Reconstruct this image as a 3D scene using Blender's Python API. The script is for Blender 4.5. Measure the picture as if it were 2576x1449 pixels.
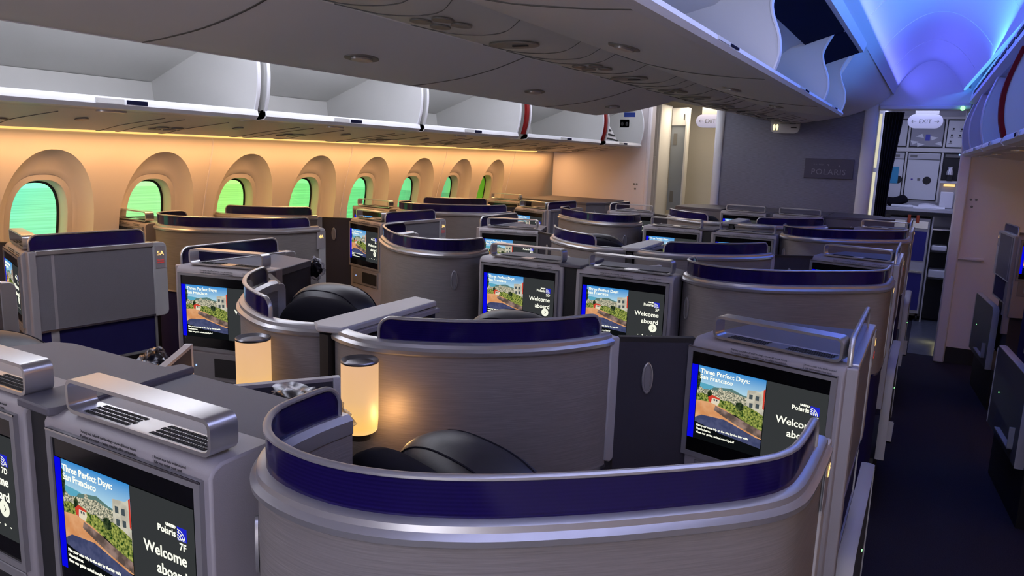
import bpy, bmesh, math, random
from mathutils import Vector, Matrix
random.seed(7)
for o in list(bpy.data.objects): bpy.data.objects.remove(o)
S = bpy.context.scene
COL = S.collection
R = math.radians
# ------------------------------------------------------------------ camera
def make_camera():
    yaw, pitch, roll, f = .5083, .1767, .0347, 1871.9
    cy_, sy, cp, sp, cr, sr = math.cos(yaw), math.sin(yaw), math.cos(pitch), math.sin(pitch), math.cos(roll), math.sin(roll)
    F = Vector((-sy * cp, cy_ * cp, -sp)); Rt = Vector((cy_, sy, 0)); U = Rt.cross(F)
    r2 = cr * Rt + sr * U; u2 = -sr * Rt + cr * U
    cam = bpy.data.cameras.new('camera'); co = bpy.data.objects.new('camera', cam); COL.objects.link(co)
    M = Matrix((r2, u2, -F)).transposed().to_4x4(); M.translation = Vector((1.21, 0, 1.70))
    co.matrix_world = M
    cam.sensor_width = 36; cam.lens = f / 2576 * 36; cam.clip_start = .02; cam.clip_end = 200
    S.camera = co
make_camera()
S.view_settings.view_transform = 'Standard'; S.view_settings.look = 'None'
S.view_settings.gamma = 1; S.view_settings.use_curve_mapping = False
S.view_settings.exposure = 0.0
# ------------------------------------------------------------------ world: bright overcast daylight seen through the tinted windows
W = bpy.data.worlds.new('world'); S.world = W; W.use_nodes = True
wn = W.node_tree.nodes; wl = W.node_tree.links
bg = wn['Background']; bg.inputs[0].default_value = (.80, .95, 1, 1); bg.inputs[1].default_value = 1.6
# ------------------------------------------------------------------ lights of the cabin, plus added fill
def area(name, loc, rot, sx, sy, col, power, spread=180):
    l = bpy.data.lights.new(name, 'AREA'); l.shape = 'RECTANGLE'; l.size = sx; l.size_y = sy
    l.color = col; l.energy = power; l.spread = R(spread)
    o = bpy.data.objects.new(name, l); COL.objects.link(o); o.location = loc; o.rotation_euler = rot
    return o
# mood light strips in the coves of both aisles (behind the fascias, shining on the domes)
area('cove_light', (1.44, .2, 2.375), (0, R(125), 0), .04, 4.2, (.50, .58, 1), 20)
area('cove_light', (.86, .2, 2.375), (0, R(-135), 0), .04, 4.2, (.62, .62, 1), 15)
area('cove_light', (1.42, 4.9, 2.375), (0, R(125), 0), .04, 5.0, (.07, .30, 1), 17)
area('cove_light', (.86, 4.9, 2.375), (0, R(-135), 0), .04, 5.0, (.12, .14, 1), 15)
area('cove_light', (-1.44, 3.0, 2.375), (0, R(-125), 0), .04, 9.0, (.90, .92, 1), 80)
area('cove_light', (-.86, 3.0, 2.375), (0, R(135), 0), .04, 9.0, (.90, .92, 1), 46)
area('floor_path_light', (1.40, 8.35, .10), (0, R(80), 0), .05, .05, (1, .85, .35), .35)
# fill lights added behind the camera to brighten the cabin, no known lamps
area('overhead_fill_light', (1.15, -1.7, 2.30), (R(24), 0, 0), .5, 2.0, (.62, .64, 1), 20)
area('overhead_fill_light', (-1.15, -1.4, 2.30), (R(20), 0, 0), .5, 2.0, (.80, .82, 1), 12)
area('rear_fill_light', (2.0, -3.0, .95), (R(114), 0, R(14)), 1.0, 1.2, (.90, .90, 1), 42)  # made-up low fill aimed up at bin undersides and front faces
# warm wash strip above the windows, both sides
area('window_wash_light', (-2.36, 3.5, 1.742), (0, R(-4), 0), .06, 7.7, (1, .53, .22), 40)
area('window_wash_light', (2.40, 3.4, 1.742), (0, R(-20), 0), .04, 7.4, (1, .50, .16), 10)
# door area left and galley right in front of the bulkhead
area('door_area_light', (-1.15, 8.5, 2.32), (0, 0, 0), .5, .3, (1, .84, .62), 9)
area('galley_light', (1.05, 8.9, 2.36), (0, 0, 0), .5, .4, (.55, .60, 1), 9)
# ------------------------------------------------------------------ materials
MATS = {}
def mat(name, col, rough=.5, metal=0, emit=None, es=1, bump=0, bscale=(60, 60, 60), var=0, vscale=None, spec=.5, alpha=1, coat=0, ior=None):
    if name in MATS: return MATS[name]
    m = bpy.data.materials.new(name); m.use_nodes = True; MATS[name] = m
    n = m.node_tree.nodes; l = m.node_tree.links; b = n['Principled BSDF']
    b.inputs['Base Color'].default_value = (*col, 1); b.inputs['Roughness'].default_value = rough
    b.inputs['Metallic'].default_value = metal; b.inputs['Specular IOR Level'].default_value = spec
    b.inputs['Alpha'].default_value = alpha; b.inputs['Coat Weight'].default_value = coat
    if emit: b.inputs['Emission Color'].default_value = (*emit, 1); b.inputs['Emission Strength'].default_value = es
    if bump or var:
        tc = n.new('ShaderNodeTexCoord'); mp = n.new('ShaderNodeMapping'); mp.inputs['Scale'].default_value = bscale
        nz = n.new('ShaderNodeTexNoise'); nz.inputs['Scale'].default_value = 1; nz.inputs['Detail'].default_value = 4
        l.new(tc.outputs['Object'], mp.inputs[0]); l.new(mp.outputs[0], nz.inputs['Vector'])
        if bump:
            bp = n.new('ShaderNodeBump'); bp.inputs['Strength'].default_value = bump; bp.inputs['Distance'].default_value = .002
            l.new(nz.outputs['Fac'], bp.inputs['Height']); l.new(bp.outputs[0], b.inputs['Normal'])
        if var:
            mr = n.new('ShaderNodeMapRange'); mr.inputs[1].default_value = .3; mr.inputs[2].default_value = .7
            mr.inputs[3].default_value = 1 - var; mr.inputs[4].default_value = 1 + var
            mx = n.new('ShaderNodeVectorMath'); mx.operation = 'SCALE'; mx.inputs[0].default_value = col
            l.new(nz.outputs['Fac'], mr.inputs[0]); l.new(mr.outputs[0], mx.inputs['Scale']); l.new(mx.outputs[0], b.inputs['Base Color'])
    return m
fabric = mat('brushed_wall_fabric', (.205, .184, .180), .55, var=.11, bump=.25, bscale=(14, 14, 420), spec=.35)
weave = mat('grey_weave_panel', (.17, .16, .18), .8, var=.06, bump=.3, bscale=(500, 500, 500), spec=.2)
plastic = mat('grey_plastic', (.29, .265, .28), .45, bump=.12, bscale=(700, 700, 700))
lightgrey = mat('light_grey_plastic', (.42, .41, .42), .45, bump=.1, bscale=(700, 700, 700))
frame_grey = mat('bezel_frame_grey', (.20, .19, .20), .4)
slate = mat('slate_door_panel', (.085, .088, .10), .6)
alu = mat('brushed_aluminium', (.58, .57, .58), .30, metal=.85)
alu_dark = mat('satin_aluminium_rail', (.46, .45, .46), .34, metal=.7)
chrome = mat('bright_trim', (.75, .75, .78), .2, metal=1)
topm = mat('dark_console_top', (.105, .098, .118), .6, bump=.15, bscale=(800, 800, 800), spec=.4)
black = mat('black_plastic', (.012, .012, .014), .55)
darkpanel = mat('charcoal_fabric', (.045, .042, .055), .85, bump=.3, bscale=(600, 600, 600), spec=.15)
leather = mat('black_leather', (.022, .021, .027), .42, bump=.35, bscale=(30, 30, 30), spec=.5)
seatfab = mat('black_seat_fabric', (.010, .009, .014), .95, spec=.1)
kick = mat('navy_kick_panel', (.012, .010, .075), .75, spec=.2)
glass_black = mat('screen_glass', (.004, .004, .005), .12, spec=.5)
cabin_white = mat('cabin_plastic_white', (.62, .61, .60), .55, bump=.05, bscale=(400, 400, 400))
bin_grey = mat('bin_plastic', (.62, .62, .61), .5, bump=.05, bscale=(400, 400, 400))
under_grey = mat('bin_underside', (.80, .79, .79), .6, bump=.05, bscale=(500, 500, 500))
psu_mat = mat('service_panel_plastic', (.74, .71, .66), .5)
psu_dark = mat('reading_light_lens', (.16, .155, .15), .4)
seam = mat('dark_seam', (.02, .02, .022), .8)
wall_mat = mat('sidewall_panel', (.80, .71, .62), .6, bump=.05, bscale=(300, 300, 300))
part_mat = mat('partition_laminate', (.76, .70, .71), .6, bump=.08, bscale=(300, 300, 300), var=.03)
groove_m = mat('soft_groove', (.13, .125, .12), .8)
navyfelt = mat('navy_felt', (.008, .009, .030), .95, spec=.05)
ceil_mat = mat('ceiling_panel', (.66, .66, .70), .55)
bulk_mat = mat('bulkhead_weave', (.19, .19, .24), .8, var=.22, bump=.2, bscale=(22, 22, 420), spec=.2)
carpet = mat('navy_carpet', (.034, .033, .048), 1, var=.4, bump=.6, bscale=(350, 350, 350), spec=.05)
red = mat('red_stripe', (.20, .006, .006), .7, spec=.2)
lipm = mat('bin_lip_white', (.74, .74, .78), .4)
curtain_m = mat('navy_curtain', (.012, .013, .030), .9, spec=.1)
galley_steel = mat('galley_panel', (.46, .46, .50), .4, metal=.2)
galley_white = mat('galley_white', (.66, .67, .70), .45)
cart_blue = mat('cart_blue', (.012, .012, .20), .5)
foam = mat('plaque_grey', (.060, .052, .085), .5)
plaque_txt = mat('plaque_letters', (.20, .19, .24), .5)
white_txt = mat('screen_white', (0, 0, 0), .5, emit=(.95, .96, .80), es=1.15)
dark_txt = mat('dark_print', (.03, .03, .035), .6)
sign_orange = mat('seat_sign_glow', (0, 0, 0), .5, emit=(1, .62, .22), es=1.6)
sign_red = mat('red_sign_glow', (0, 0, 0), .5, emit=(.75, .05, .04), es=.7)
green_led = mat('green_led', (0, 0, 0), .5, emit=(.25, 1, .3), es=2.5)
blue_led = mat('blue_led', (0, 0, 0), .5, emit=(.25, .4, 1), es=2)
strip_em = mat('wash_strip', (0, 0, 0), .5, emit=(1, .56, .16), es=1.5)
blue_strip = mat('cove_strip', (0, 0, 0), .5, emit=(.12, .42, 1), es=1.3)
lampcap = mat('lamp_cap_metal', (.22, .22, .25), .3, metal=.9)
exit_m = mat('exit_sign_face', (.10, .10, .13), .4, emit=(.36, .37, .62), es=.5)
def lamp_material():
    m = bpy.data.materials.new('frosted_lamp_glow'); m.use_nodes = True; n = m.node_tree.nodes; l = m.node_tree.links
    b = n['Principled BSDF']; b.inputs['Base Color'].default_value = (.12, .10, .08, 1)
    tc = n.new('ShaderNodeTexCoord'); sp = n.new('ShaderNodeSeparateXYZ'); cr = n.new('ShaderNodeValToRGB')
    l.new(tc.outputs['Generated'], sp.inputs[0]); l.new(sp.outputs[2], cr.inputs[0]); l.new(cr.outputs[0], b.inputs['Emission Color'])
    e = cr.color_ramp.elements; e[0].position = 0; e[0].color = (1, .58, .20, 1); e[1].position = 1; e[1].color = (.74, .42, .21, 1)
    x = cr.color_ramp.elements.new(.10); x.color = (1.0, .56, .13, 1)
    x = cr.color_ramp.elements.new(.5); x.color = (.80, .47, .21, 1)
    b.inputs['Emission Strength'].default_value = 1.0
    return m
lamp_m = lamp_material()
def band_material():
    m = bpy.data.materials.new('navy_acrylic'); m.use_nodes = True; n = m.node_tree.nodes; l = m.node_tree.links
    b = n['Principled BSDF']; b.inputs['Roughness'].default_value = .12; b.inputs['Alpha'].default_value = .93
    tc = n.new('ShaderNodeTexCoord'); wv = n.new('ShaderNodeTexWave'); wv.wave_type = 'BANDS'; wv.bands_direction = 'Z'
    wv.inputs['Scale'].default_value = 62; cr = n.new('ShaderNodeValToRGB')
    l.new(tc.outputs['Object'], wv.inputs['Vector']); l.new(wv.outputs['Fac'], cr.inputs[0]); l.new(cr.outputs[0], b.inputs['Base Color'])
    cr.color_ramp.elements[0].color = (.0075, .0035, .055, 1); cr.color_ramp.elements[1].color = (.011, .0055, .080, 1)
    return m
band_m = band_material()
def pane_material():
    m = bpy.data.materials.new('tinted_pane'); m.use_nodes = True; n = m.node_tree.nodes; l = m.node_tree.links
    for x in list(n): n.remove(x)
    o = n.new('ShaderNodeOutputMaterial'); t = n.new('ShaderNodeBsdfTransparent'); g = n.new('ShaderNodeBsdfGlossy'); g.inputs['Roughness'].default_value = .02
    g.inputs['Color'].default_value = (.6, .6, .6, 1)
    mx = n.new('ShaderNodeMixShader'); mx.inputs[0].default_value = .06
    # electrically dimmed glass: its tint drifts from pane to pane
    tc = n.new('ShaderNodeNewGeometry'); nz = n.new('ShaderNodeTexNoise'); nz.inputs['Scale'].default_value = 2.2; cr = n.new('ShaderNodeValToRGB')
    sp = n.new('ShaderNodeSeparateXYZ'); ma = n.new('ShaderNodeMath'); ma.operation = 'MULTIPLY_ADD'; ma.inputs[1].default_value = .9
    mr = n.new('ShaderNodeMapRange'); mr.inputs[1].default_value = 2.1; mr.inputs[2].default_value = 7.0
    l.new(tc.outputs['Position'], nz.inputs['Vector']); l.new(tc.outputs['Position'], sp.inputs[0]); l.new(nz.outputs['Fac'], ma.inputs[0]); l.new(sp.outputs[1], ma.inputs[2])
    l.new(ma.outputs[0], mr.inputs[0]); l.new(mr.outputs[0], cr.inputs[0]); l.new(cr.outputs[0], t.inputs['Color'])
    E_ = cr.color_ramp.elements; E_[0].position = 0; E_[0].color = (.42, .98, .88, 1); E_[1].position = 1; E_[1].color = (.48, .80, .16, 1)
    for p_, c_ in ((.09, (.46, .98, .62, 1)), (.20, (.60, .98, .50, 1)), (.33, (.62, .96, .34, 1)), (.50, (.40, .90, .38, 1)), (.62, (.34, .86, .40, 1)), (.80, (.26, .62, .30, 1))):
        e_ = E_.new(p_); e_.color = (min(1, c_[0] + .12), min(1, c_[1] + .04), min(1, c_[2] + .12), 1)
    l.new(t.outputs[0], mx.inputs[1]); l.new(g.outputs[0], mx.inputs[2]); l.new(mx.outputs[0], o.inputs[0])
    return m
pane_m = pane_material()
def film_material():
    m = bpy.data.materials.new('clear_plastic_film'); m.use_nodes = True; n = m.node_tree.nodes; l = m.node_tree.links
    for x in list(n): n.remove(x)
    o = n.new('ShaderNodeOutputMaterial'); t = n.new('ShaderNodeBsdfTransparent'); g = n.new('ShaderNodeBsdfGlossy'); g.inputs['Roughness'].default_value = .25
    g.inputs['Color'].default_value = (.5, .5, .55, 1)
    t.inputs['Color'].default_value = (.85, .85, .90, 1)
    lw = n.new('ShaderNodeLayerWeight'); lw.inputs[0].default_value = .22; mx = n.new('ShaderNodeMixShader')
    l.new(lw.outputs['Facing'], mx.inputs[0]); l.new(t.outputs[0], mx.inputs[1]); l.new(g.outputs[0], mx.inputs[2]); l.new(mx.outputs[0], o.inputs[0])
    return m
film_m = film_material()
# ------------------------------------------------------------------ object helpers
def tag(o, label=None, cat=None, group=None, kind=None):
    if label: o['label'] = label
    if cat: o['category'] = cat
    if group: o['group'] = group
    if kind: o['kind'] = kind
    return o
def thing(name, loc, label, cat, group=None):
    o = bpy.data.objects.new(name, None); COL.objects.link(o); o.location = loc; o.empty_display_size = .05
    return tag(o, label, cat, group)
def wloc(o):
    v = Vector(o.location); p = o.parent
    while p: v += Vector(p.location); p = p.parent
    return v
def obj(name, bm, m, parent=None, smooth=True, bevel=0, org=None):
    """verts of bm are world coordinates; they are shifted to the parent's frame"""
    bmesh.ops.recalc_face_normals(bm, faces=bm.faces)
    me = bpy.data.meshes.new(name)
    off = wloc(parent) if parent else (Vector(org) if org else Vector((0, 0, 0)))
    for v in bm.verts: v.co -= off
    bm.to_mesh(me); bm.free()
    for mm in (m if isinstance(m, (list, tuple)) else [m]): me.materials.append(mm)
    o = bpy.data.objects.new(name, me); COL.objects.link(o)
    if parent: o.parent = parent
    elif org: o.location = org
    if smooth:
        for p in me.polygons: p.use_smooth = True
        try: me.set_sharp_from_angle(angle=R(38))
        except Exception: pass
    if bevel:
        b = o.modifiers.new('bevel', 'BEVEL'); b.width = bevel; b.segments = 2; b.limit_method = 'ANGLE'; b.angle_limit = R(40)
    return o
def struct(name, bm, m, **k):
    return tag(obj(name, bm, m, **k), kind='structure')
def box(bm, x0, x1, y0, y1, z0, z1, mi=0):
    vs = [bm.verts.new(c) for c in ((x0, y0, z0), (x1, y0, z0), (x1, y1, z0), (x0, y1, z0), (x0, y0, z1), (x1, y0, z1), (x1, y1, z1), (x0, y1, z1))]
    for q in ((3, 2, 1, 0), (4, 5, 6, 7), (0, 1, 5, 4), (1, 2, 6, 5), (2, 3, 7, 6), (3, 0, 4, 7)):
        f = bm.faces.new([vs[i] for i in q]); f.material_index = mi
    return vs
def BOX(*a):
    bm = bmesh.new(); box(bm, *a); return bm
def prism(bm, pts, z0, z1, mi=0):
    """vertical prism over xy polygon"""
    lo = [bm.verts.new((p[0], p[1], z0)) for p in pts]; hi = [bm.verts.new((p[0], p[1], z1)) for p in pts]
    n = len(pts)
    for i in range(n):
        f = bm.faces.new((lo[i], lo[(i + 1) % n], hi[(i + 1) % n], hi[i])); f.material_index = mi
    f = bm.faces.new(hi); f.material_index = mi
    f = bm.faces.new(lo[::-1]); f.material_index = mi
def loft(bm, sections, closed=True, caps=True, mi=0):
    rings = [[bm.verts.new(p) for p in s] for s in sections]; n = len(rings[0])
    for a, b in zip(rings[:-1], rings[1:]):
        for i in range(n if closed else n - 1):
            f = bm.faces.new((a[i], a[(i + 1) % n], b[(i + 1) % n], b[i])); f.material_index = mi
    if caps and closed:
        for r_ in (rings[0][::-1], rings[-1]):
            f = bm.faces.new(r_); f.material_index = mi
    return rings
def catmull(pts, sub=6):
    out = []; n = len(pts)
    P = [Vector(p) for p in pts]
    for i in range(n - 1):
        p0 = P[max(i - 1, 0)]; p1 = P[i]; p2 = P[i + 1]; p3 = P[min(i + 2, n - 1)]
        for j in range(sub):
            t = j / sub
            out.append(.5 * ((2 * p1) + (-p0 + p2) * t + (2 * p0 - 5 * p1 + 4 * p2 - p3) * t * t + (-p0 + 3 * p1 - 3 * p2 + p3) * t ** 3))
    out.append(P[-1]); return out
def normals2(path):
    ns = []
    for i in range(len(path)):
        a = path[max(i - 1, 0)]; b = path[min(i + 1, len(path) - 1)]
        t = Vector((b[0] - a[0], b[1] - a[1], 0)); t.normalize(); ns.append(Vector((t.y, -t.x, 0)))
    return ns   # points to the right of travel
def wall_sweep(bm, path, prof, mi=0, caps=True):
    """path: xy(z ignored) ; prof: closed list of (n, z)"""
    ns = normals2(path)
    loft(bm, [[(p[0] + n.x * a, p[1] + n.y * a, z) for a, z in prof] for p, n in zip(path, ns)], True, caps, mi)
def tube3(bm, pts, ns, w, h, mi=0, seg=8):
    """rounded-rect section swept on a 3D path; ns = horizontal normals; w across normal, h across binormal"""
    secs = []
    for i, p in enumerate(pts):
        a = pts[max(i - 1, 0)]; b = pts[min(i + 1, len(pts) - 1)]
        t = (Vector(b) - Vector(a)).normalized(); n = ns[i]; bb = t.cross(n).normalized()
        ring = []
        for j in range(seg):
            an = 2 * math.pi * (j + .5) / seg; c, s = math.cos(an), math.sin(an)
            q = (abs(c) ** 4 + abs(s) ** 4) ** -.25
            ring.append(Vector(p) + n * (c * q * w / 2) + bb * (s * q * h / 2))
        secs.append(ring)
    loft(bm, secs, True, True, mi)
def arclen(path):
    s = [0]
    for a, b in zip(path[:-1], path[1:]): s.append(s[-1] + math.hypot(b[0] - a[0], b[1] - a[1]))
    return s
def sub_path(path, s0, s1, n=40):
    s = arclen(path); out = []
    for i in range(n + 1):
        t = s0 + (s1 - s0) * i / n; t = min(max(t, 0), s[-1])
        k = 0
        while k < len(s) - 2 and s[k + 1] < t: k += 1
        u = (t - s[k]) / max(s[k + 1] - s[k], 1e-9); a, b = Vector(path[k]), Vector(path[k + 1]); out.append(a + (b - a) * u)
    return out
def cyl(bm, c, r, z0, z1, seg=28, r1=None, mi=0):
    r1 = r if r1 is None else r1
    lo = [(c[0] + r * math.cos(2 * math.pi * i / seg), c[1] + r * math.sin(2 * math.pi * i / seg), z0) for i in range(seg)]
    hi = [(c[0] + r1 * math.cos(2 * math.pi * i / seg), c[1] + r1 * math.sin(2 * math.pi * i / seg), z1) for i in range(seg)]
    loft(bm, [lo, hi], True, True, mi)
# text: one mesh per string, cached
TXT = {}
def text_mesh(body, size, align='LEFT', bold=0, spacing=1.0, lines=1.0):
    key = (body, size, align, bold, spacing, lines)
    if key in TXT: return TXT[key]
    cu = bpy.data.curves.new('text', 'FONT'); cu.body = body; cu.size = size; cu.align_x = align; cu.extrude = .0002
    cu.offset = bold; cu.space_character = spacing; cu.space_line = lines; cu.resolution_u = 3
    t = bpy.data.objects.new('text', cu); COL.objects.link(t)
    dg = bpy.context.evaluated_depsgraph_get(); me = bpy.data.meshes.new_from_object(t.evaluated_get(dg))
    bpy.data.objects.remove(t); TXT[key] = me; return me
def join_text(items, key):
    """items (body,size,x,y,align,bold,lines) -> one mesh in the xy plane"""
    if key in TXT: return TXT[key]
    bm = bmesh.new()
    for it in items:
        body, size, x, y, align, bold, lines = it
        me = text_mesh(body, size, align, bold, 1.0, lines); k = len(bm.verts); bm.from_mesh(me)
        bm.verts.ensure_lookup_table()
        for v in bm.verts[k:]: v.co.x += x; v.co.y += y
    me = bpy.data.meshes.new('text'); bm.to_mesh(me); bm.free(); TXT[key] = me; return me
def face_matrix(A, right, out):
    """local x->right, y->up, z->out of the face"""
    right = Vector(right).normalized(); out = Vector(out).normalized(); up = out.cross(right)
    M = Matrix((right, up, out)).transposed().to_4x4(); M.translation = Vector(A); return M
def put(name, me, M, m, parent):
    """link a flat mesh with matrix M (world), sharing mesh data"""
    if m and not me.materials: me.materials.append(m)
    o = bpy.data.objects.new(name, me); COL.objects.link(o)
    if parent:
        o.parent = parent; M = M.copy(); M.translation = M.translation - wloc(parent)
    o.matrix_basis = M; return o
# ------------------------------------------------------------------ screen picture (flat, emissive: it is a lit display)
def emis(name, col, col2=None, scale=60, es=1.0, thr=(.4, .6)):
    m = bpy.data.materials.new(name); m.use_nodes = True; n = m.node_tree.nodes; l = m.node_tree.links
    for x in list(n): n.remove(x)
    o = n.new('ShaderNodeOutputMaterial'); e = n.new('ShaderNodeEmission'); l.new(e.outputs[0], o.inputs[0])
    e.inputs[0].default_value = (*col, 1); e.inputs[1].default_value = es
    if col2:
        tc = n.new('ShaderNodeTexCoord'); nz = n.new('ShaderNodeTexNoise'); nz.inputs['Scale'].default_value = scale; nz.inputs['Detail'].default_value = 3
        cr = n.new('ShaderNodeValToRGB'); cr.color_ramp.elements[0].position = thr[0]; cr.color_ramp.elements[1].position = thr[1]
        cr.color_ramp.elements[0].color = (*col, 1); cr.color_ramp.elements[1].color = (*col2, 1)
        l.new(tc.outputs['Object'], nz.inputs['Vector']); l.new(nz.outputs['Fac'], cr.inputs[0]); l.new(cr.outputs[0], e.inputs[0])
    return m
def sky_emis():
    m = emis('picture_sky', (.1, .4, .8)); n = m.node_tree.nodes; l = m.node_tree.links
    tc = n.new('ShaderNodeTexCoord'); sp = n.new('ShaderNodeSeparateXYZ'); mr = n.new('ShaderNodeMapRange'); cr = n.new('ShaderNodeValToRGB')
    mr.inputs[1].default_value = -.065; mr.inputs[2].default_value = 0
    l.new(tc.outputs['Object'], sp.inputs[0]); l.new(sp.outputs[1], mr.inputs[0]); l.new(mr.outputs[0], cr.inputs[0])
    cr.color_ramp.elements[0].color = (.55, .80, .85, 1); cr.color_ramp.elements[1].color = (.035, .25, .62, 1)
    l.new(cr.outputs[0], n['Emission'].inputs[0]); return m
PIC = [emis('picture_black', (.004, .005, .006)), emis('picture_blue_bar', (.002, .002, .80)), sky_emis(),
       emis('picture_bay', (.10, .38, .52)), emis('picture_city', (.10, .12, .09), (.70, .64, .46), 330, 1, (.40, .60)),
       emis('picture_shrubs', (.012, .05, .008), (.42, .46, .10), 200, 1, (.36, .66)),
       emis('picture_brick_road', (.62, .26, .10), (.72, .36, .17), 30), emis('picture_shade_road', (.045, .055, .13), (.07, .08, .17), 60),
       emis('picture_wall', (.10, .07, .06), (.30, .20, .17), 40), emis('picture_house', (.45, .42, .34), (.60, .57, .46), 50),
       emis('picture_window', (.06, .08, .09)), emis('picture_van_red', (.60, .05, .03)), emis('picture_van_white', (.75, .66, .50)),
       emis('picture_panel', (.035, .038, .040)), emis('picture_tree', (.010, .022, .010), (.10, .14, .05), 90, 1, (.45, .7)),
       emis('picture_hill', (.10, .19, .17)), emis('logo_blue', (.015, .02, .55)), emis('picture_white', (.95, .96, .80))]
PW, PH = .328, .186     # active area of a display
def picture_mesh():
    bm = bmesh.new(); lay = [0]
    def poly(pts, mi):
        lay[0] += 1; z = .0004 + lay[0] * .00003
        # u in 0..1 over picture width, v from top in 0..1
        vs = [bm.verts.new((p[0], -p[1], z)) for p in pts]; f = bm.faces.new(vs); f.normal_update()
        if f.normal.z < 0: f.normal_flip()
        f.material_index = mi
    poly([(0, 0), (PW, 0), (PW, PH), (0, PH)], 0)
    poly([(0, 0), (.016, 0), (.016, PH), (0, PH)], 1)
    x0, x1, yb = .018, .188, .142      # photograph area
    w = x1 - x0
    q = lambda u, v: (x0 + u * w, v * yb)
    poly([q(0, 0), q(1, 0), q(1, .52), q(0, .52)], 2)
    poly([q(0, .29), q(.25, .31), q(.45, .36), q(.4, .45), q(0, .45)], 3)
    poly([q(.25, .33), q(.40, .30), q(.52, .28), q(.68, .34), q(.85, .36), q(1, .36), q(1, .5), q(.1, .5)], 15)
    poly([q(0, .34), q(.1, .40), q(.3, .37), q(.5, .33), q(.7, .37), q(1, .36), q(1, .68), q(0, .68)], 4)
    poly([q(.33, .32), q(.37, .30), q(.4, .36), q(.4, .46), q(.32, .46)], 4)
    poly([q(.75, .23), q(.93, .21), q(1, .15), q(1, .72), q(.74, .66)], 9)
    poly([q(.975, .17), q(1, .15), q(1, .5), q(.978, .48)], 11)
    for (a, b) in ((.78, .30), (.87, .30), (.79, .44), (.88, .43), (.80, .56)): poly([q(a, b), q(a + .05, b - .005), q(a + .05, b + .07), q(a, b + .075)], 10)
    poly([q(0, .50), q(.1, .47), q(.2, .50), q(.28, .47), q(.4, .52), q(.5, .5), q(.62, .56), q(.66, .72), q(.3, .68), q(0, .66)], 5)
    poly([q(.16, .44), q(.20, .38), q(.24, .44), q(.23, .52), q(.17, .52)], 14)
    poly([q(0, .62), q(.2, .60), q(.45, .66), q(.75, .80), q(1, .90), q(1, 1), q(0, 1)], 6)
    poly([q(.1, .86), q(.45, .84), q(.75, .94), q(1, 1.02), q(1, 1.16), q(.4, 1.1), q(0, 1.0), q(0, .93)], 7)
    poly([q(.62, .52), q(.75, .50), q(.9, .55), q(1, .60), q(1, .86), q(.8, .80), q(.58, .70), q(.45, .64)], 5)
    poly([q(.60, .50), q(.66, .47), q(.71, .50), q(.72, .58), q(.66, .62), q(.60, .58)], 14)
    poly([q(.30, .64), q(.55, .71), q(.8, .80), q(1, .86), q(1, .99), q(.7, .90), q(.45, .80), q(.28, .72)], 8)
    poly([q(.18, .515), q(.24, .47), q(.35, .50), q(.36, .56), q(.33, .63), q(.20, .60)], 12)
    poly([q(.18, .515), q(.24, .465), q(.36, .50), q(.35, .52), q(.24, .515), q(.23, .61), q(.19, .59)], 11)
    for a in (.265, .30): poly([q(a, .525), q(a + .025, .53), q(a + .025, .56), q(a, .555)], 10)
    poly([q(0, .10), q(.03, .12), q(.05, .24), q(.03, .42), q(0, .44)], 14)
    poly([(.190, 0), (PW, 0), (PW, PH), (.190, PH)], 13)
    # globe logo tile
    lx, ly, ls = .292, .034, .020
    poly([(lx, ly), (lx + ls, ly), (lx + ls, ly + ls), (lx, ly + ls)], 16)
    def arc(cx, cy, r, w, a0, a1, n=10):
        o = [(cx + r * math.cos(R(a0 + (a1 - a0) * i / n)), cy - r * math.sin(R(a0 + (a1 - a0) * i / n))) for i in range(n + 1)]
        i_ = [(cx + (r - w) * math.cos(R(a0 + (a1 - a0) * i / n)), cy - (r - w) * math.sin(R(a0 + (a1 - a0) * i / n))) for i in range(n + 1)]
        for k in range(n): poly([o[k], o[k + 1], i_[k + 1], i_[k]], 17)
    for r_ in (.0165, .0125, .0085, .0045): arc(lx + .0005, ly + ls - .0005, r_, .0014, 0, 90, 6)
    for a in (15, 45, 75): poly([(lx + .001, ly + ls - .001), (lx + .001 + .016 * math.cos(R(a)), ly + ls - .016 * math.sin(R(a))), (lx + .001 + .016 * math.cos(R(a + 5)), ly + ls - .016 * math.sin(R(a + 5)))], 17)
    # round arrow button and the row of small icons
    c = (.292, .132); n = 24; r_ = .0155
    poly([(c[0] + r_ * math.cos(2 * math.pi * i / n), c[1] + r_ * math.sin(2 * math.pi * i / n)) for i in range(n)], 17)
    poly([(c[0] - .002, c[1] - .006), (c[0] - .0005, c[1] - .007), (c[0] + .005, c[1]), (c[0] + .003, c[1])], 0)
    poly([(c[0] - .002, c[1] + .006), (c[0] - .0005, c[1] + .007), (c[0] + .005, c[1]), (c[0] + .003, c[1])], 0)
    for i, x in enumerate((.236, .254, .272, .290, .308)):
        poly([(x + .0028 * math.cos(2 * math.pi * k / 8), .162 + .0028 * math.sin(2 * math.pi * k / 8)) for k in range(8 if i % 2 else 5)], 17)
    me = bpy.data.meshes.new('picture'); bm.to_mesh(me); bm.free()
    for m in PIC: me.materials.append(m)
    return me
PICTURE = picture_mesh()
HEAD = join_text([('Three Perfect Days:\nSan Francisco', .0155, .024, -.017, 'LEFT', .0002, .92)], 'head')
GUIDE = join_text([('Plan your next trip to the city by the bay with\nHemispheres.\nView our guide: united.com/3pd-sf', .0072, .024, -.152, 'LEFT', .0002, 1.25)], 'guide')
WELC = join_text([('Welcome\naboard', .0235, .312, -.089, 'RIGHT', .0004, 1.15)], 'welc')
BRAND = join_text([('UNITED', .0058, .2905, -.0375, 'RIGHT', .0004, 1), ('Polaris', .0145, .2905, -.0500, 'RIGHT', .0003, 1)], 'brand')
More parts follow.
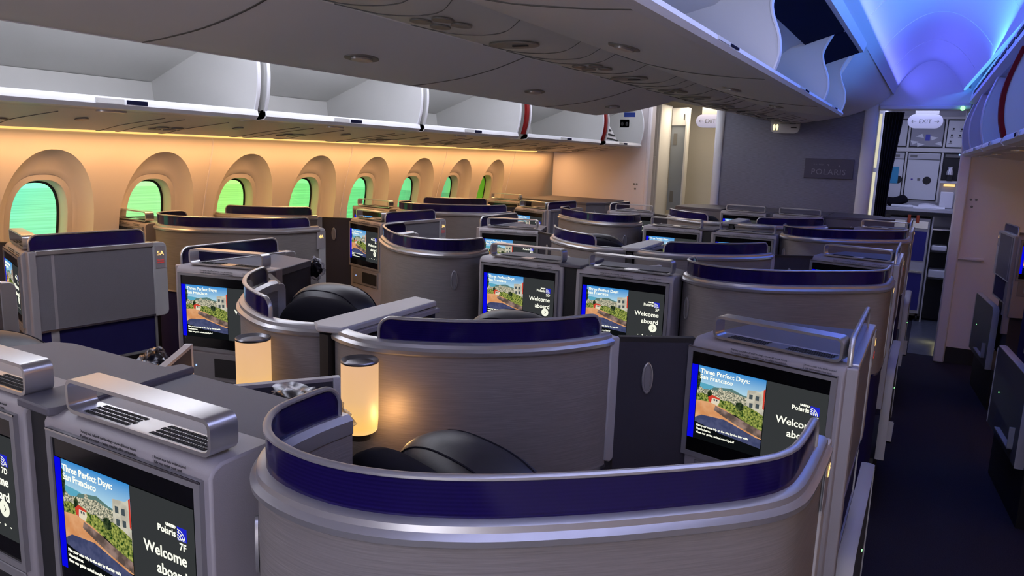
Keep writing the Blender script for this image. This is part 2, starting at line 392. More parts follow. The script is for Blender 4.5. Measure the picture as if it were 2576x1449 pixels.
CAUT = join_text([('During taxi, takeoff and landing \u2013 stow all loose items\nPendant le roulage \u2013 rangez tous les effets personnels', .0062, 0, 0, 'LEFT', 0, 1.2)], 'caut')
CAUT2 = join_text([('| Fasten seat belt while seated\n| Life vest under your seat', .0058, .172, 0, 'LEFT', 0, 1.2)], 'caut2')
# ------------------------------------------------------------------ suites
PIT, YO = 2.015, .6175
class Frame:
    """column frame: local (x towards the aisle side, y forward) -> cabin; m mirrors x, rot about the anchor point"""
    def __init__(s, m=1, anchor=(1.11, 1.72), target=(1.11, 1.72), rot=0):
        s.m, s.a, s.t, s.c, s.s = m, anchor, target, math.cos(R(rot)), math.sin(R(rot))
    def __call__(s, x, y, z=0):
        dx, dy = x - s.a[0], y - s.a[1]
        X = dx * s.c - dy * s.s; Y = dx * s.s + dy * s.c
        return Vector((s.t[0] * s.m + s.m * X, s.t[1] + Y, z)) if s.m < 0 else Vector((s.t[0] + X, s.t[1] + Y, z))
    def path(s, pts, z=0): return [s(p[0], p[1], z) for p in pts]
    def poly(s, pts): return [s(*p) for p in pts]
def fbox(bm, T, x0, x1, y0, y1, z0, z1, mi=0):
    prism(bm, [T(x0, y0), T(x1, y0), T(x1, y1), T(x0, y1)], z0, z1, mi)
def quad_panel(bm, a, b, z0, z1, d, mi=0):
    """slab between plan points a and b, thickness d along the left normal"""
    t = (b - a); t.z = 0; t.normalize(); n = Vector((-t.y, t.x, 0))
    prism(bm, [a, b, b + n * d, a + n * d], z0, z1, mi)
def monitor_console(T, A, B, seat, extra, ledge_back, low=.84, bez=(.03, .395), near=True, lab=None):
    """A,B: local plan corners of the aft face; ledge_back: plan polygon of the top behind the face (local)"""
    pa, pb = T(*A), T(*B)
    if T.m < 0: pa, pb = pb, pa; bz = ((pb - pa).length - bez[1], (pb - pa).length - bez[0])
    else: bz = bez
    Wd = (pb - pa).length; r = (pb - pa).normalized(); out = Vector((r.y, -r.x, 0)); 
    root = thing('monitor_console', (pa + pb) / 2 * 1.0, lab or 'grey monitor console whose lit screen reads %s' % seat, 'monitor console', 'monitor consoles of the seats')
    P = lambda s, o, z: pa + r * s + out * o + Vector((0, 0, z))
    # housing : rounded top, recess for the screen, storage nook below
    bm = bmesh.new()
    prof = [(0, low), (0, 1.262), (-.006, 1.272), (-.02, 1.279), (-.11, 1.280), (-.11, low)]
    loft(bm, [[P(s, o, z) for o, z in prof] for s in (0, Wd)])
    obj('housing', bm, plastic, root, bevel=.004)
    # protruding screen frame
    bm = bmesh.new(); b0, b1 = bz; f = .012
    zt, zb = 1.246, .992
    def ring(o, e): return [P(b0 - f + e, o, zb - f + e), P(b1 + f - e, o, zb - f + e), P(b1 + f - e, o, zt + f - e), P(b0 - f + e, o, zt + f - e)]
    loft(bm, [ring(.0, 0), ring(.008, 0), ring(.008, f), ring(.004, f)], True, False)
    obj('screen_frame', bm, frame_grey, root)
    bm = bmesh.new(); prism(bm, [P(b0 - f, .0085, 0), P(b1 + f, .0085, 0), P(b1 + f, .0065, 0), P(b0 - f, .0065, 0)], zt + f - .003, zt + f)
    obj('frame_edge', bm, chrome, root)
    bm = bmesh.new(); prism(bm, [P(b0, .001, 0), P(b1, .001, 0), P(b1, .005, 0), P(b0, .005, 0)], zb, zt)
    disp = obj('display', bm, glass_black, root)
    M = face_matrix(P(b0 + (b1 - b0 - PW) / 2, .0055, 1.214), r, out)
    put('screen_picture', PICTURE, M, None, disp)
    if near:
        Mt = M @ Matrix.Translation((0, 0, .0025))
        for nm, me in (('headline_text', HEAD), ('guide_text', GUIDE), ('welcome_text', WELC), ('brand_text', BRAND)):
            put(nm, me, Mt, white_txt, disp)
        put('seat_number_text', text_mesh(seat, .0150, 'RIGHT', .0002), Mt @ Matrix.Translation((.312, -.0665, 0)), white_txt, disp)
        Mc = face_matrix(P(.10, .0006, 1.2715), r, out)
        put('caution_print', CAUT, face_matrix(P(.10, .001, 1.2660), r, out), dark_txt, root); put('caution_print', CAUT2, face_matrix(P(.10, .001, 1.2660), r, out), dark_txt, root)
    # storage nook below the screen
    bm = bmesh.new(); prism(bm, [P(.03, .0, 0), P(Wd - .03, .0, 0), P(Wd - .03, .004, 0), P(.03, .004, 0)], .872, .972)
    nk = obj('nook_frame', bm, frame_grey, root, bevel=.003)
    bm = bmesh.new(); prism(bm, [P(.15, .003, 0), P(Wd - .045, .003, 0), P(Wd - .045, .006, 0), P(.15, .006, 0)], .888, .955)
    obj('nook_opening', bm, black, nk)
    bm = bmesh.new(); prism(bm, [P(.07, .003, 0), P(.075, .003, 0), P(.075, .0055, 0), P(.07, .0055, 0)], .92, .926); obj('usb_light', bm, blue_led, nk)
    # rail on top : flat band bent into a long loop
    x0, x1, zr0, zr1, rad = .045, Wd - .012, 1.283, 1.338, .016
    pts = []
    for cx_, cz, a0 in ((x1 - rad, zr0 + rad, -90), (x1 - rad, zr1 - rad, 0), (x0 + rad, zr1 - rad, 90), (x0 + rad, zr0 + rad, 180)):
        for k in range(5):
            a = R(a0 + 90 * k / 4); pts.append((cx_ + rad * math.cos(a), cz + rad * math.sin(a)))
    bm = bmesh.new(); t = .006; yo0, yo1 = -.012, -.058; m_ = len(pts); rings = []
    for (o, off) in ((yo0, 0), (yo1, 0), (yo1, t), (yo0, t)):
        rr = []
        for i, (x, z) in enumerate(pts):
            cxm, czm = min(max(x, x0 + rad), x1 - rad), min(max(z, zr0 + rad), zr1 - rad)
            d = Vector((x - cxm, z - czm)); d = d.normalized() if d.length > 1e-6 else Vector((0, 1)); rr.append(bm.verts.new(P(x - d.x * off, o, z - d.y * off)))
        rings.append(rr)
    for k in range(4):
        a, b = rings[k], rings[(k + 1) % 4]
        for i in range(m_): bm.faces.new((a[i], a[(i + 1) % m_], b[(i + 1) % m_], b[i]))
    obj('top_rail', bm, alu, root)
    # louvred grille inside the loop
    if near:
        zg = zr0 + t + .0005
        for (ga, gb) in ((x0 + .035, x0 + (x1 - x0) * .44), (x0 + (x1 - x0) * .58, x1 - .02)):
            bm = bmesh.new(); n = int((gb - ga) / .0052)
            for i in range(n):
                for j in range(4):
                    s0 = ga + i * .0052 + (j % 2) * .0026; o0 = -.018 - j * .0095
                    prism(bm, [P(s0, o0, 0), P(s0 + .0030, o0, 0), P(s0 + .0042, o0 - .0065, 0), P(s0 + .0012, o0 - .0065, 0)], zg - .0003, zg + .0004)
            obj('air_grille', bm, seam, root, smooth=False)
    # top of the console behind the rail
    bm = bmesh.new(); pl = [T(*p) for p in ledge_back]; prism(bm, pl, 1.250, 1.276)
    tp = obj('console_top', bm, topm, root, bevel=.003)
    bm = bmesh.new(); cx_ = sum((p for p in pl), Vector()) / len(pl)
    if extra == 'body':
        sh = [cx_ + (p - cx_) * .985 for p in pl]; prism(bm, sh, .42, 1.25); obj('console_body', bm, darkpanel, root)
    else: bm.free()
    return root
EVEN = [(.422, .86), (.418, .78), (.432, .70), (.50, .628), (.60, .603), (.70, .618), (.80, .668), (.90, .745), (.985, .823), (1.06, .90), (1.098, .965), (1.108, 1.05), (1.11, 1.20)]
ODD = [(.022, 1.285), (.08, 1.262), (.17, 1.254), (.29, 1.300), (.40, 1.372), (.50, 1.478), (.560, 1.585), (.575, 1.640)]
def privacy_shell(T, kind, k, seat, label, near=True):
    pts = [(x, y + k * PIT) for x, y in (EVEN if kind == 'even' else ODD)]
    base = catmull([Vector((p[0], p[1], 0)) for p in pts], 7)
    path = [T(p.x, p.y) for p in base]
    if T.m < 0: sgn = -1
    else: sgn = 1
    L = arclen(path)[-1]
    mid = path[len(path) // 2]
    root = thing('privacy_shell', (mid.x, mid.y, 0), label, 'privacy shell', 'curved privacy shells')
    off = lambda lst: [(a * sgn, z) for a, z in lst]     # positive a = outer (aft) side
    zlow = .955
    bm = bmesh.new(); wall_sweep(bm, path, off([(.0, zlow), (.0, 1.262), (-.030, 1.262), (-.030, zlow)])); obj('fabric_wall', bm, fabric, root)
    bm = bmesh.new(); wall_sweep(bm, path, off([(-.004, .45), (-.004, zlow - .006), (-.028, zlow - .006), (-.028, .45)])); obj('kick_panel', bm, kick, root)
    bm = bmesh.new(); wall_sweep(bm, path, off([(.003, zlow - .008), (.003, zlow), (-.028, zlow), (-.028, zlow - .008)])); obj('lower_trim', bm, chrome, root)
    # moulded rail with a step
    bm = bmesh.new()
    wall_sweep(bm, path, off([(-.032, 1.258), (.004, 1.258), (.009, 1.262), (.010, 1.270), (.005, 1.274), (.002, 1.276), (.001, 1.284), (-.006, 1.288), (-.022, 1.288), (-.032, 1.280)]))
    obj('moulded_rail', bm, alu_dark, root)
    # navy band and its rounded frame
    s0, s1 = (.012, L - .055) if kind == 'even' else (.155, L - .035)
    zt = 1.337; rr = .032
    P2 = sub_path(path, s0, s1, 60); 
    bm = bmesh.new(); sl = arclen(P2); Lb = sl[-1]; ns = normals2(P2); secs = []
    def ztop(s, zt=zt):
        e = min(s, Lb - s); return zt if e > rr else zt - rr + math.sqrt(max(rr * rr - (rr - e) ** 2, 0))
    fine = []
    for i in range(0, 9): fine.append(rr * (1 - math.cos(math.pi / 2 * i / 8)))
    ss = fine + [rr + (Lb - 2 * rr) * i / 44 for i in range(1, 44)] + [Lb - f for f in fine[::-1]]
    PP = [sub_path(path, s0 + s, s0 + s, 1)[0] for s in ss]
    NN = []
    for s in ss:
        a, b = sub_path(path, s0 + s - .01, s0 + s - .01, 1)[0], sub_path(path, s0 + s + .01, s0 + s + .01, 1)[0]
        t = (b - a).normalized(); NN.append(Vector((t.y, -t.x, 0)) * sgn)
    c = -.013
    loft(bm, [[p + n * (c + a) + Vector((0, 0, z)) for a, z in ((.0025, 1.285), (.0025, ztop(s) - .003), (-.0025, ztop(s) - .003), (-.0025, 1.285))] for p, n, s in zip(PP, NN, ss)])
    obj('navy_band', bm, band_m, root)
    bm = bmesh.new(); line = [PP[0] + NN[0] * c + Vector((0, 0, 1.284))]; nl = [NN[0]]
    for p, n, s in zip(PP, NN, ss): line.append(p + n * c + Vector((0, 0, ztop(s)))); nl.append(n)
    line.append(PP[-1] + NN[-1] * c + Vector((0, 0, 1.284))); nl.append(NN[-1])
    tube3(bm, line, nl, .011, .0075); obj('band_frame', bm, alu_dark, root)
    # plain grey end panel with rounded corners
    tE = (path[-1] - path[-2]).normalized(); nE = Vector((tE.y, -tE.x, 0)) * sgn
    bm = bmesh.new(); wE = .045 if kind == 'even' else .042; rc = .022
    prof = []
    z0, z1 = .955, 1.278
    a0 = path[-1] - tE * .004
    for (s_, z_) in [(0, z0 + .01), (wE - rc, z0)] + [(wE - rc + rc * math.sin(R(a)), z0 + rc - rc * math.cos(R(a))) for a in (30, 60, 90)] + [(wE - rc + rc * math.cos(R(a)), z1 - rc + rc * math.sin(R(a))) for a in (0, 30, 60, 90)] + [(0, z1)]:
        prof.append((s_, z_))
    loft(bm, [[a0 + tE * s_ + nE * o + Vector((0, 0, z_)) for s_, z_ in prof] for o in (.004, -.032)])
    ep = obj('end_panel', bm, lightgrey, root, bevel=.003)
    if kind == 'even':
        # seat number sign on the aisle face
        A0 = path[-1] + nE * .0035 - tE * .03
        bm = bmesh.new(); quad_panel(bm, path[-1] + nE * .0045 - tE * .020, path[-1] + nE * .0045 + tE * .034, 1.165, 1.262, -.001 * sgn); sp = obj('sign_plate', bm, plastic, ep)
        rgt = tE if T.m > 0 else -tE
        Mx = face_matrix(path[-1] + nE * .0068 + tE * .008 + Vector((0, 0, 1.222)), rgt if nE.cross(rgt).z > -2 else rgt, nE)
        if Mx.to_3x3().col[1].z < 0: Mx = face_matrix(Mx.translation, -rgt, nE)
        put('seat_number', text_mesh(seat, .026, 'CENTER', .0003), Mx, sign_orange, ep)
    # oval reading light / coat hook near the inner end
    if kind == 'even':
        oval_light(sub_path(path, .215, .215, 1)[0] + (lambda n: n * .001)(nrm_at(path, .215, sgn)) + Vector((0, 0, 1.165)), nrm_at(path, .215, sgn), root)
    return root
def nrm_at(path, s, sgn):
    a, b = sub_path(path, s - .01, s - .01, 1)[0], sub_path(path, s + .01, s + .01, 1)[0]
    t = (b - a).normalized(); return Vector((t.y, -t.x, 0)) * sgn
def oval_light(c, n, root, hw=.015, hh=.042):
    t = Vector((-n.y, n.x, 0)); 
    def ell(a, o, e=0): return c + t * ((hw - e) * math.cos(a)) + Vector((0, 0, (hh - e) * math.sin(a))) + n * o
    N = 28; A = [2 * math.pi * i / N for i in range(N)]
    bm = bmesh.new(); loft(bm, [[ell(a, 0) for a in A], [ell(a, .004) for a in A], [ell(a, .005, .003) for a in A], [ell(a, .002, .004) for a in A]], True, True)
    r_ = obj('reading_light_ring', bm, alu_dark, root)
    bm = bmesh.new(); loft(bm, [[ell(a, .002, .005) for a in A], [ell(a, .0038, .007) for a in A]], True, True); obj('reading_light_lens', bm, frame_grey, r_)
def side_partition(T, k, seat, label):
    """charcoal panel closing the gap between the odd shell and the even console"""
    a, b = T(.585, 1.668 + k * PIT), T(.742, 1.772 + k * PIT)
    root = thing('side_partition', (*((a + b) / 2).xy, 0), label, 'partition', 'charcoal side partitions')
    bm = bmesh.new(); d = .02 if T.m > 0 else -.02
    quad_panel(bm, a, b, .45, 1.262, d); obj('panel', bm, darkpanel, root)
    bm = bmesh.new(); quad_panel(bm, a, b, 1.262, 1.274, d); obj('cap', bm, black, root)
    t = (b - a).normalized(); n = Vector((t.y, -t.x, 0)) * T.m
    oval_light((a + b) / 2 - t * .02 * 1 + n * .001 + Vector((0, 0, 1.172)), n, root, .014, .040)
    return root
def blob(bm, c, ax, ay, az, u, v, e=2.6, seg=24, rings=14, mi=0):
    """superellipsoid cushion, axes u (width), v (depth) in plan"""
    vs = []
    f = lambda x, p: math.copysign(abs(x) ** p, x)
    for i in range(rings + 1):
        ph = -math.pi / 2 + math.pi * i / rings; row = []
        for j in range(seg):
            th = 2 * math.pi * j / seg; p = 2 / e
            row.append(Vector(c) + Vector(u) * (ax * f(math.cos(ph), p) * f(math.cos(th), p)) + Vector(v) * (ay * f(math.cos(ph), p) * f(math.sin(th), p)) + Vector((0, 0, az * f(math.sin(ph), p))))
        vs.append(row)
    loft(bm, vs, True, True, mi)
def seat(T, k, kind, sid, label):
    if kind == 'even': c, ang, zt = (.59, 1.0), -18, 1.226
    else: c, ang, zt = (.31, 1.64), -4, 1.306
    y = c[1] + k * PIT; p = T(c[0], y); q = T(c[0] + math.cos(R(ang)), y + math.sin(R(ang)))
    u = (q - p).normalized(); v = Vector((-u.y, u.x, 0))
    if v.y < 0: v = -v
    root = thing('aircraft_seat', (p.x, p.y, .0), label, 'seat', 'reclining seats')
    hw = .186 if kind == 'even' else .15
    bm = bmesh.new(); blob(bm, p + Vector((0, 0, zt - .12)), hw, .085, .12, u, v, 2.5, 36, 20); h = obj('headrest', bm, leather, root)
    for off, dz in ((-.050, -.010), (.03, -.003)):
        ln = []; f = lambda x, p_: math.copysign(abs(x) ** p_, x)
        sc = (1 - (abs(off) / .085) ** 2.5) ** (1 / 2.5)
        for i in range(23):
            a = math.pi * (.04 + .92 * i / 22); ln.append(p + u * (hw * sc * f(math.cos(a), .8)) + v * off + Vector((0, 0, zt - .12 + .12 * sc * f(math.sin(a), .8))))
        bm = bmesh.new(); tube3(bm, ln, [v] * len(ln), .004, .003, seg=6); obj('seam_piping', bm, seatfab, h)
    bm = bmesh.new(); blob(bm, p - v * .10 - u * .045 + Vector((0, 0, zt - .342)), hw + .03, .055, .32, u, v, 3.2, 32, 18); obj('backrest', bm, seatfab, root)
    bm = bmesh.new(); blob(bm, p + v * .16 + Vector((0, 0, .47)), .20, .22, .075, u, v, 5); obj('seat_cushion', bm, seatfab, root)
    bm = bmesh.new(); blob(bm, p + v * .14 + Vector((0, 0, .20)), .17, .16, .20, u, v, 6); obj('seat_base', bm, black, root)
    return root
def aisle_side(T, k, sid_front, label, near=True):
    """straight aisle panel forward of the even console: seat ahead's sign, navy band on top"""
    y0, y1 = 1.70 + k * PIT, 2.235 + k * PIT; X = 1.11
    a = T(X, y0); 
    root = thing('aisle_partition', (a.x, a.y, 0), label, 'side panel', 'straight aisle panels')
    bm = bmesh.new(); fbox(bm, T, X - .033, X, y0 + .026, y1 - .048, .965, 1.262); obj('woven_panel', bm, weave, root)
    bm = bmesh.new(); fbox(bm, T, X - .036, X + .004, y0, y0 + .028, .60, 1.276); obj('corner_post', bm, plastic, root, bevel=.004)
    bm = bmesh.new(); fbox(bm, T, X - .034, X + .004, y0 + .027, y1 - .045, 1.260, 1.280); obj('moulded_rail', bm, alu_dark, root, bevel=.003)
    bm = bmesh.new(); fbox(bm, T, X - .03, X + .003, y0 + .028, y1 - .045, .958, .966); obj('lower_trim', bm, chrome, root)
    bm = bmesh.new(); fbox(bm, T, X - .03, X - .004, y0 + .029, y1 - .053, .813, .957); obj('kick_panel', bm, kick, root)
    bm = bmesh.new(); fbox(bm, T, X - .032, X, y0 + .029, y1 - .045, .802, .812); fbox(bm, T, X - .032, X, y1 - .052, y1 - .042, .802, .957); obj('kick_frame', bm, alu_dark, root)
    # sign end panel with rounded corners
    bm = bmesh.new(); rc = .022; w0, w1 = y1 - .05, y1 + .012; pr = [(w0, .955), (w1 - rc, .955)] + [(w1 - rc + rc * math.sin(R(g)), .955 + rc - rc * math.cos(R(g))) for g in (30, 60, 90)] + [(w1 - rc + rc * math.cos(R(g)), 1.278 - rc + rc * math.sin(R(g))) for g in (0, 30, 60, 90)] + [(w0, 1.278)]
    loft(bm, [[T(X + o, y_, z_) for y_, z_ in pr] for o in (-.035, .004)]); ep = obj('end_panel', bm, lightgrey, root, bevel=.003)
    bm = bmesh.new(); fbox(bm, T, X + .004, X + .006, w0 + .010, w1 - .010, 1.165, 1.262); obj('sign_plate', bm, plastic, ep)
    nE = (T(X + 1, y1) - T(X, y1)).normalized(); up = Vector((0, 0, 1)); rgt = up.cross(nE)
    Mx = face_matrix(T(X + .0075, (w0 + w1) / 2, 1.222), rgt, nE); put('seat_number', text_mesh(sid_front, .026, 'CENTER', .0003), Mx, sign_orange, ep)
    if near:
        put('red_notice', text_mesh('Do not\nsit here', .010, 'CENTER', .0002), face_matrix(T(X + .0075, (w0 + w1) / 2, 1.198), rgt, nE), sign_red, ep)
    # band on top
    b0, b1, zt, rr, c = y0 + .012, y1 - .075, 1.337, .032, X - .016
    ss = [rr * (1 - math.cos(math.pi / 2 * i / 8)) for i in range(9)]; Lb = b1 - b0; ss = ss + [Lb - s for s in ss[::-1]]
    zf = lambda s: zt - rr + math.sqrt(max(rr * rr - (rr - min(s, Lb - s, rr)) ** 2, 0))
    bm = bmesh.new(); loft(bm, [[T(c + a_, b0 + s, z) for a_, z in ((.0025, 1.278), (.0025, zf(s) - .003), (-.0025, zf(s) - .003), (-.0025, 1.278))] for s in ss]); obj('navy_band', bm, band_m, root)
    line = [T(c, b0, 1.278)] + [T(c, b0 + s, zf(s)) for s in ss] + [T(c, b1, 1.278)]
    bm = bmesh.new(); tube3(bm, line, [nE] * len(line), .011, .0075); obj('band_frame', bm, alu_dark, root)
    return root
def armrest(T, k, sid, label, y0=1.87, y1=2.60, zt=.75):
    """low light-edged armrest door standing in the aisle opening"""
    a = T(1.12, y0 + k * PIT); root = thing('armrest_door', (a.x, a.y, 0), label, 'armrest', 'aisle armrests')
    bm = bmesh.new(); y0 += k * PIT; y1 += k * PIT
    prof = [(y0, .30), (y0, zt - .05), (y0 + .012, zt - .018), (y0 + .04, zt), (y1 - .03, zt), (y1, zt - .02), (y1, .30)]
    loft(bm, [[T(1.125 + o, y, z) for y, z in prof] for o in (-.016, .016)]); obj('panel', bm, slate, root)
    pl = prof; line = [T(1.125, y, z) for y, z in pl[0:]]; nE = (T(2, y0) - T(1, y0)).normalized()
    bm = bmesh.new(); tube3(bm, [l + Vector((0, 0, .001)) for l in line], [nE] * len(line), .040, .010); obj('light_edge', bm, lightgrey, root)
    bm = bmesh.new(); fbox(bm, T, 1.141, 1.165, y0 + .10, y0 + .42, .36, .368); fbox(bm, T, 1.141, 1.165, y0 + .10, y0 + .108, .36, .47); obj('magazine_ledge', bm, lightgrey, root)
    bm = bmesh.new(); fbox(bm, T, 1.1405, 1.1435, y0 + .55, y0 + .556, .52, .526); obj('indicator_light', bm, green_led, root)
    a = T(1.0, y0 + .2); r2_ = thing('footwell_plinth', (a.x, a.y, 0), 'black footwell plinth on the floor beside the armrest door of seat %s' % sid, 'plinth', 'footwell plinths')
    bm = bmesh.new(); fbox(bm, T, .85, 1.10, y0, y1, .0, .30); obj('plinth_base', bm, black, r2_)
    return root
def table_lamp(T, k, side, label):
    p = T(.165, 1.207 + k * PIT); root = thing('table_lamp', (p.x, p.y, 1.07), label, 'lamp', 'glowing cylindrical lamps')
    bm = bmesh.new(); N = 40
    prof = [(.0355, 1.090), (.0385, 1.093), (.0405, 1.12), (.0405, 1.243), (.0395, 1.246)]
    loft(bm, [[(p.x + r_ * math.cos(2 * math.pi * i / N), p.y + r_ * math.sin(2 * math.pi * i / N), z) for i in range(N)] for r_, z in prof]); obj('frosted_shade', bm, lamp_m, root)
    bm = bmesh.new(); prof = [(.0405, 1.2462), (.0412, 1.250), (.0395, 1.2525), (.036, 1.251), (.020, 1.240), (.004, 1.237)]
    loft(bm, [[(p.x + r_ * math.cos(2 * math.pi * i / N), p.y + r_ * math.sin(2 * math.pi * i / N), z) for i in range(N)] for r_, z in prof]); obj('metal_cap', bm, lampcap, root)
    bm = bmesh.new(); cyl(bm, p, .024, 1.072, 1.090); obj('lamp_foot', bm, black, root)
    q = T(.168, 1.25 + k * PIT); d = (q - p).normalized(); n = Vector((d.y, -d.x, 0)); 
    bm = bmesh.new(); prism(bm, [p + n * .008, q + n * .008, q - n * .008, p - n * .008], 1.076, 1.084); obj('wall_bracket', bm, black, root)
    l = bpy.data.lights.new('lamp_glow', 'POINT'); l.color = (1, .52, .18); l.energy = .40; l.shadow_soft_size = .02
    lo = bpy.data.objects.new('lamp_glow', l); COL.objects.link(lo); lo.parent = root; w = T(.228, 1.222 + k * PIT) - p; lo.location = (w.x, w.y, .06)
    return root
def even_suite(T, k, sid, ahead, where, near=True, TS=None, seated=True):
    TS = TS or T; TQ = Frame(-1, (1.11, 1.72), (1.31, 1.655)) if sid == '6D' else TS
    """sid: even seat (monitor + shell), ahead: odd seat in front of it (aisle sign)"""
    dy = k * PIT
    A, B = (.738, 1.765 + dy), (1.088, 1.685 + dy)
    back = [(.742, 1.80 + dy), (1.074, 1.715 + dy), (1.074, 2.13 + dy), (.85, 2.10 + dy)]
    monitor_console(T, A, B, sid, 'body', back, low=.72, bez=(.006, .336), near=near, lab='grey monitor console %s, its screen reads %s' % (where, sid))
    aisle_side(T, k, ahead, 'straight grey aisle partition lit with seat sign %s' % ahead, near)
    privacy_shell(TS, 'even', k, sid, 'curved grey privacy shell with navy band around seat %s, ending in its lit sign' % sid, near)
    if seated: seat(TQ, k, 'even', sid, 'black leather seat %s inside its curved shell %s' % (sid, where))
    armrest(T, k, ahead, 'low light-edged armrest at the aisle beside seat %s' % ahead)
def odd_suite(T, k, sid, where, near=True):
    """odd seat: its monitor console stands aft of the even suite in the same frame; its shell is the odd shell"""
    dy = k * PIT
    A, B = (.028, YO + dy), (.418, YO + dy)
    hb = [(.0, .645 + dy), (.412, .645 + dy), (.412, .80 + dy), (.385, .868 + dy), (.34, .885 + dy), (.0, .885 + dy)]
    monitor_console(T, A, B, sid, 'body', hb, low=.84, bez=(.030, .365), near=near, lab='grey monitor console %s, its screen reads %s' % (where, sid))
def odd_shell(T, k, sid, ahead_even, where):
    privacy_shell(T, 'odd', k, sid, 'curved grey privacy shell with short navy band behind seat %s' % sid)
    if 'A' not in sid: seat(T, k, 'odd', sid, 'black leather seat %s behind the short navy band %s' % (sid, where))
    side_partition(T, k, sid, 'charcoal partition with oval reading light beside the %s monitor' % ahead_even)
TF = Frame(1); TD = Frame(-1)
rows = [(0, '7', '6', '5'), (1, '5', '4', '3'), (2, '3', '2', '1')]
def shift(T, k, tgt=None): return T
for k, mo, ev, od in rows:
    for T, c, nm in ((TF, 'F', 'right of the cabin centre line'), (TD, 'D', 'left of the cabin centre line')):
        odd_suite(T, k, mo + c, 'at the cabin centre line', True)
        even_suite(T, k, ev + c, od + c, 'at the %s aisle' % ('right' if c == 'F' else 'left'), True, TS=None if c == 'F' else Frame(-1, (1.11, 1.72), (1.18, 1.665)))
        odd_shell(T, k, od + c, ev + c, nm)
for T, c in ((TF, 'F'), (TD, 'D')): odd_suite(T, 3, '1' + c, 'at the cabin centre line before the bulkhead', True)
# outboard columns
Acol = [Frame(1, (1.11, 1.72 + k * PIT), t, -6) for k, t in enumerate([(-1.735, 1.55), (-1.600, 3.50), (-1.450, 5.35)])]
Lcol = [Frame(-1, (1.11, 1.72 + k * PIT), t, -6) for k, t in enumerate([(-1.76, 1.95), (-1.745, 4.0), (-1.72, 6.05)])]
for k, mo, ev, od in rows:
    T = Acol[k]
    if k > 0: odd_suite(T, k, mo + 'A', 'under the cabin windows', True)
    even_suite(T, k, ev + 'A', od + 'A', 'on the far side of the left aisle', True)
    odd_shell(T, k, od + 'A', ev + 'A', 'under the windows')
    T = Lcol[k]
    even_suite(T, k, ev + 'L', od + 'L', 'on the near side of the right aisle', False, seated=False)
odd_suite(Frame(1, (1.11, 1.72 + 3 * PIT), (-1.35, 7.15), -6), 3, '1A', 'under the foremost windows', True)
# ---- pieces at the cabin centre line
def centre_pieces(k, near):
    dy = k * PIT
    a, b = ('7', '6')if k == 0 else (('5', '4') if k == 1 else ('3', '2'))
    od = {0: '5', 1: '3', 2: '1'}[k]
    # ledge bridging both monitor consoles
    bm = bmesh.new()
    prism(bm, [(-.052, YO + .012 + dy), (-.045, YO + .0 + dy), (.045, YO - .002 + dy), (.052, YO + .012 + dy), (.052, .70 + dy), (.030, .895 + dy), (-.005, .895 + dy), (-.052, .70 + dy)], 1.272, 1.286)
    o = obj('centre_ledge', bm, topm if not near else topm, bevel=.003, org=(0, YO + dy, 1.27)); tag(o, 'dark grey ledge plate bridging the %sD and %sF monitor consoles' % (a, a), 'ledge', 'ledge plates on the centre line')
    bm = BOX(-.026, .026, YO + .01 + dy, YO + .10 + dy, .40, 1.27); o = obj('gap_filler', bm, black, org=(0, YO + dy, .4)); tag(o, 'black filler strip in the gap between the %sD and %sF monitor consoles' % (a, a), 'filler', 'black centre gap strips')
    # rounded divider cap between the odd seats
    root = thing('centre_divider', (0, 1.3 + dy, 0), 'grey centre divider with slanted cap between seats %sD and %sF' % (od, od), 'divider', 'centre dividers')
    bm = bmesh.new(); prism(bm, [(-.05, 1.290 + dy), (-.012, 1.262 + dy), (.052, 1.275 + dy), (.052, 1.33 + dy), (.035, 1.68 + dy), (-.055, 1.70 + dy), (-.055, 1.42 + dy)], 1.276, 1.292); obj('cap', bm, lightgrey, root, bevel=.004)
    bm = bmesh.new(); prism(bm, [(.035, 1.32 + dy), (.060, 1.30 + dy), (.052, 1.67 + dy), (.036, 1.672 + dy)], 1.262, 1.276); obj('cap_step', bm, plastic, root, bevel=.002)
    bm = bmesh.new(); prism(bm, [(-.05, 1.31 + dy), (.045, 1.31 + dy), (.03, 1.68 + dy), (-.05, 1.69 + dy)], .45, 1.270); obj('divider_wall', bm, darkpanel, root)
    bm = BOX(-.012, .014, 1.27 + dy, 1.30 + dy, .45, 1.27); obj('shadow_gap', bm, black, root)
for k in (0, 1, 2): centre_pieces(k, k == 0)
for T, c in ((TF, 'F'), (TD, 'D')):
    for k in (0, 1, 2):
        ev = ('6', '4', '2')[k]; od = ('5', '3', '1')[k]
        if k == 0: table_lamp(T, k, c, 'glowing cylindrical lamp with metal cap on the shell behind seat 5%s' % c)
        # side console surface for the even seat and its wing panel
        dy = k * PIT
        root = thing('wing_divider', T(.15, 1.0 + dy), 'thin dark wing panel with light end cap beside seat %s%s' % (ev, c), 'wing panel', 'wing panels at the centre line')
        a, b = T(.085, .900 + dy), T(.222, 1.085 + dy); t = (b - a).normalized(); e = b - t * .016
        bm = bmesh.new(); quad_panel(bm, a, e, .86, 1.245, .016); obj('panel', bm, darkpanel, root)
        bm = bmesh.new(); quad_panel(bm, a, e, 1.245, 1.252, .016); obj('top_edge', bm, plastic, root)
        n_ = Vector((-t.y, t.x, 0)); bm = bmesh.new(); quad_panel(bm, e, b, .86, 1.2525, .018); obj('end_cap', bm, lightgrey, root, bevel=.002)
        bm = bmesh.new(); prism(bm, [T(.01, .90 + dy), T(.40, .88 + dy), T(.36, 1.22 + dy), T(.01, 1.24 + dy)], .80, .86)
        o = obj('side_console', bm, topm, org=T(.2, 1.05 + dy, .8)); tag(o, 'dark side console beside seat %s%s below the wing panel' % (ev, c), 'side console', 'side consoles')
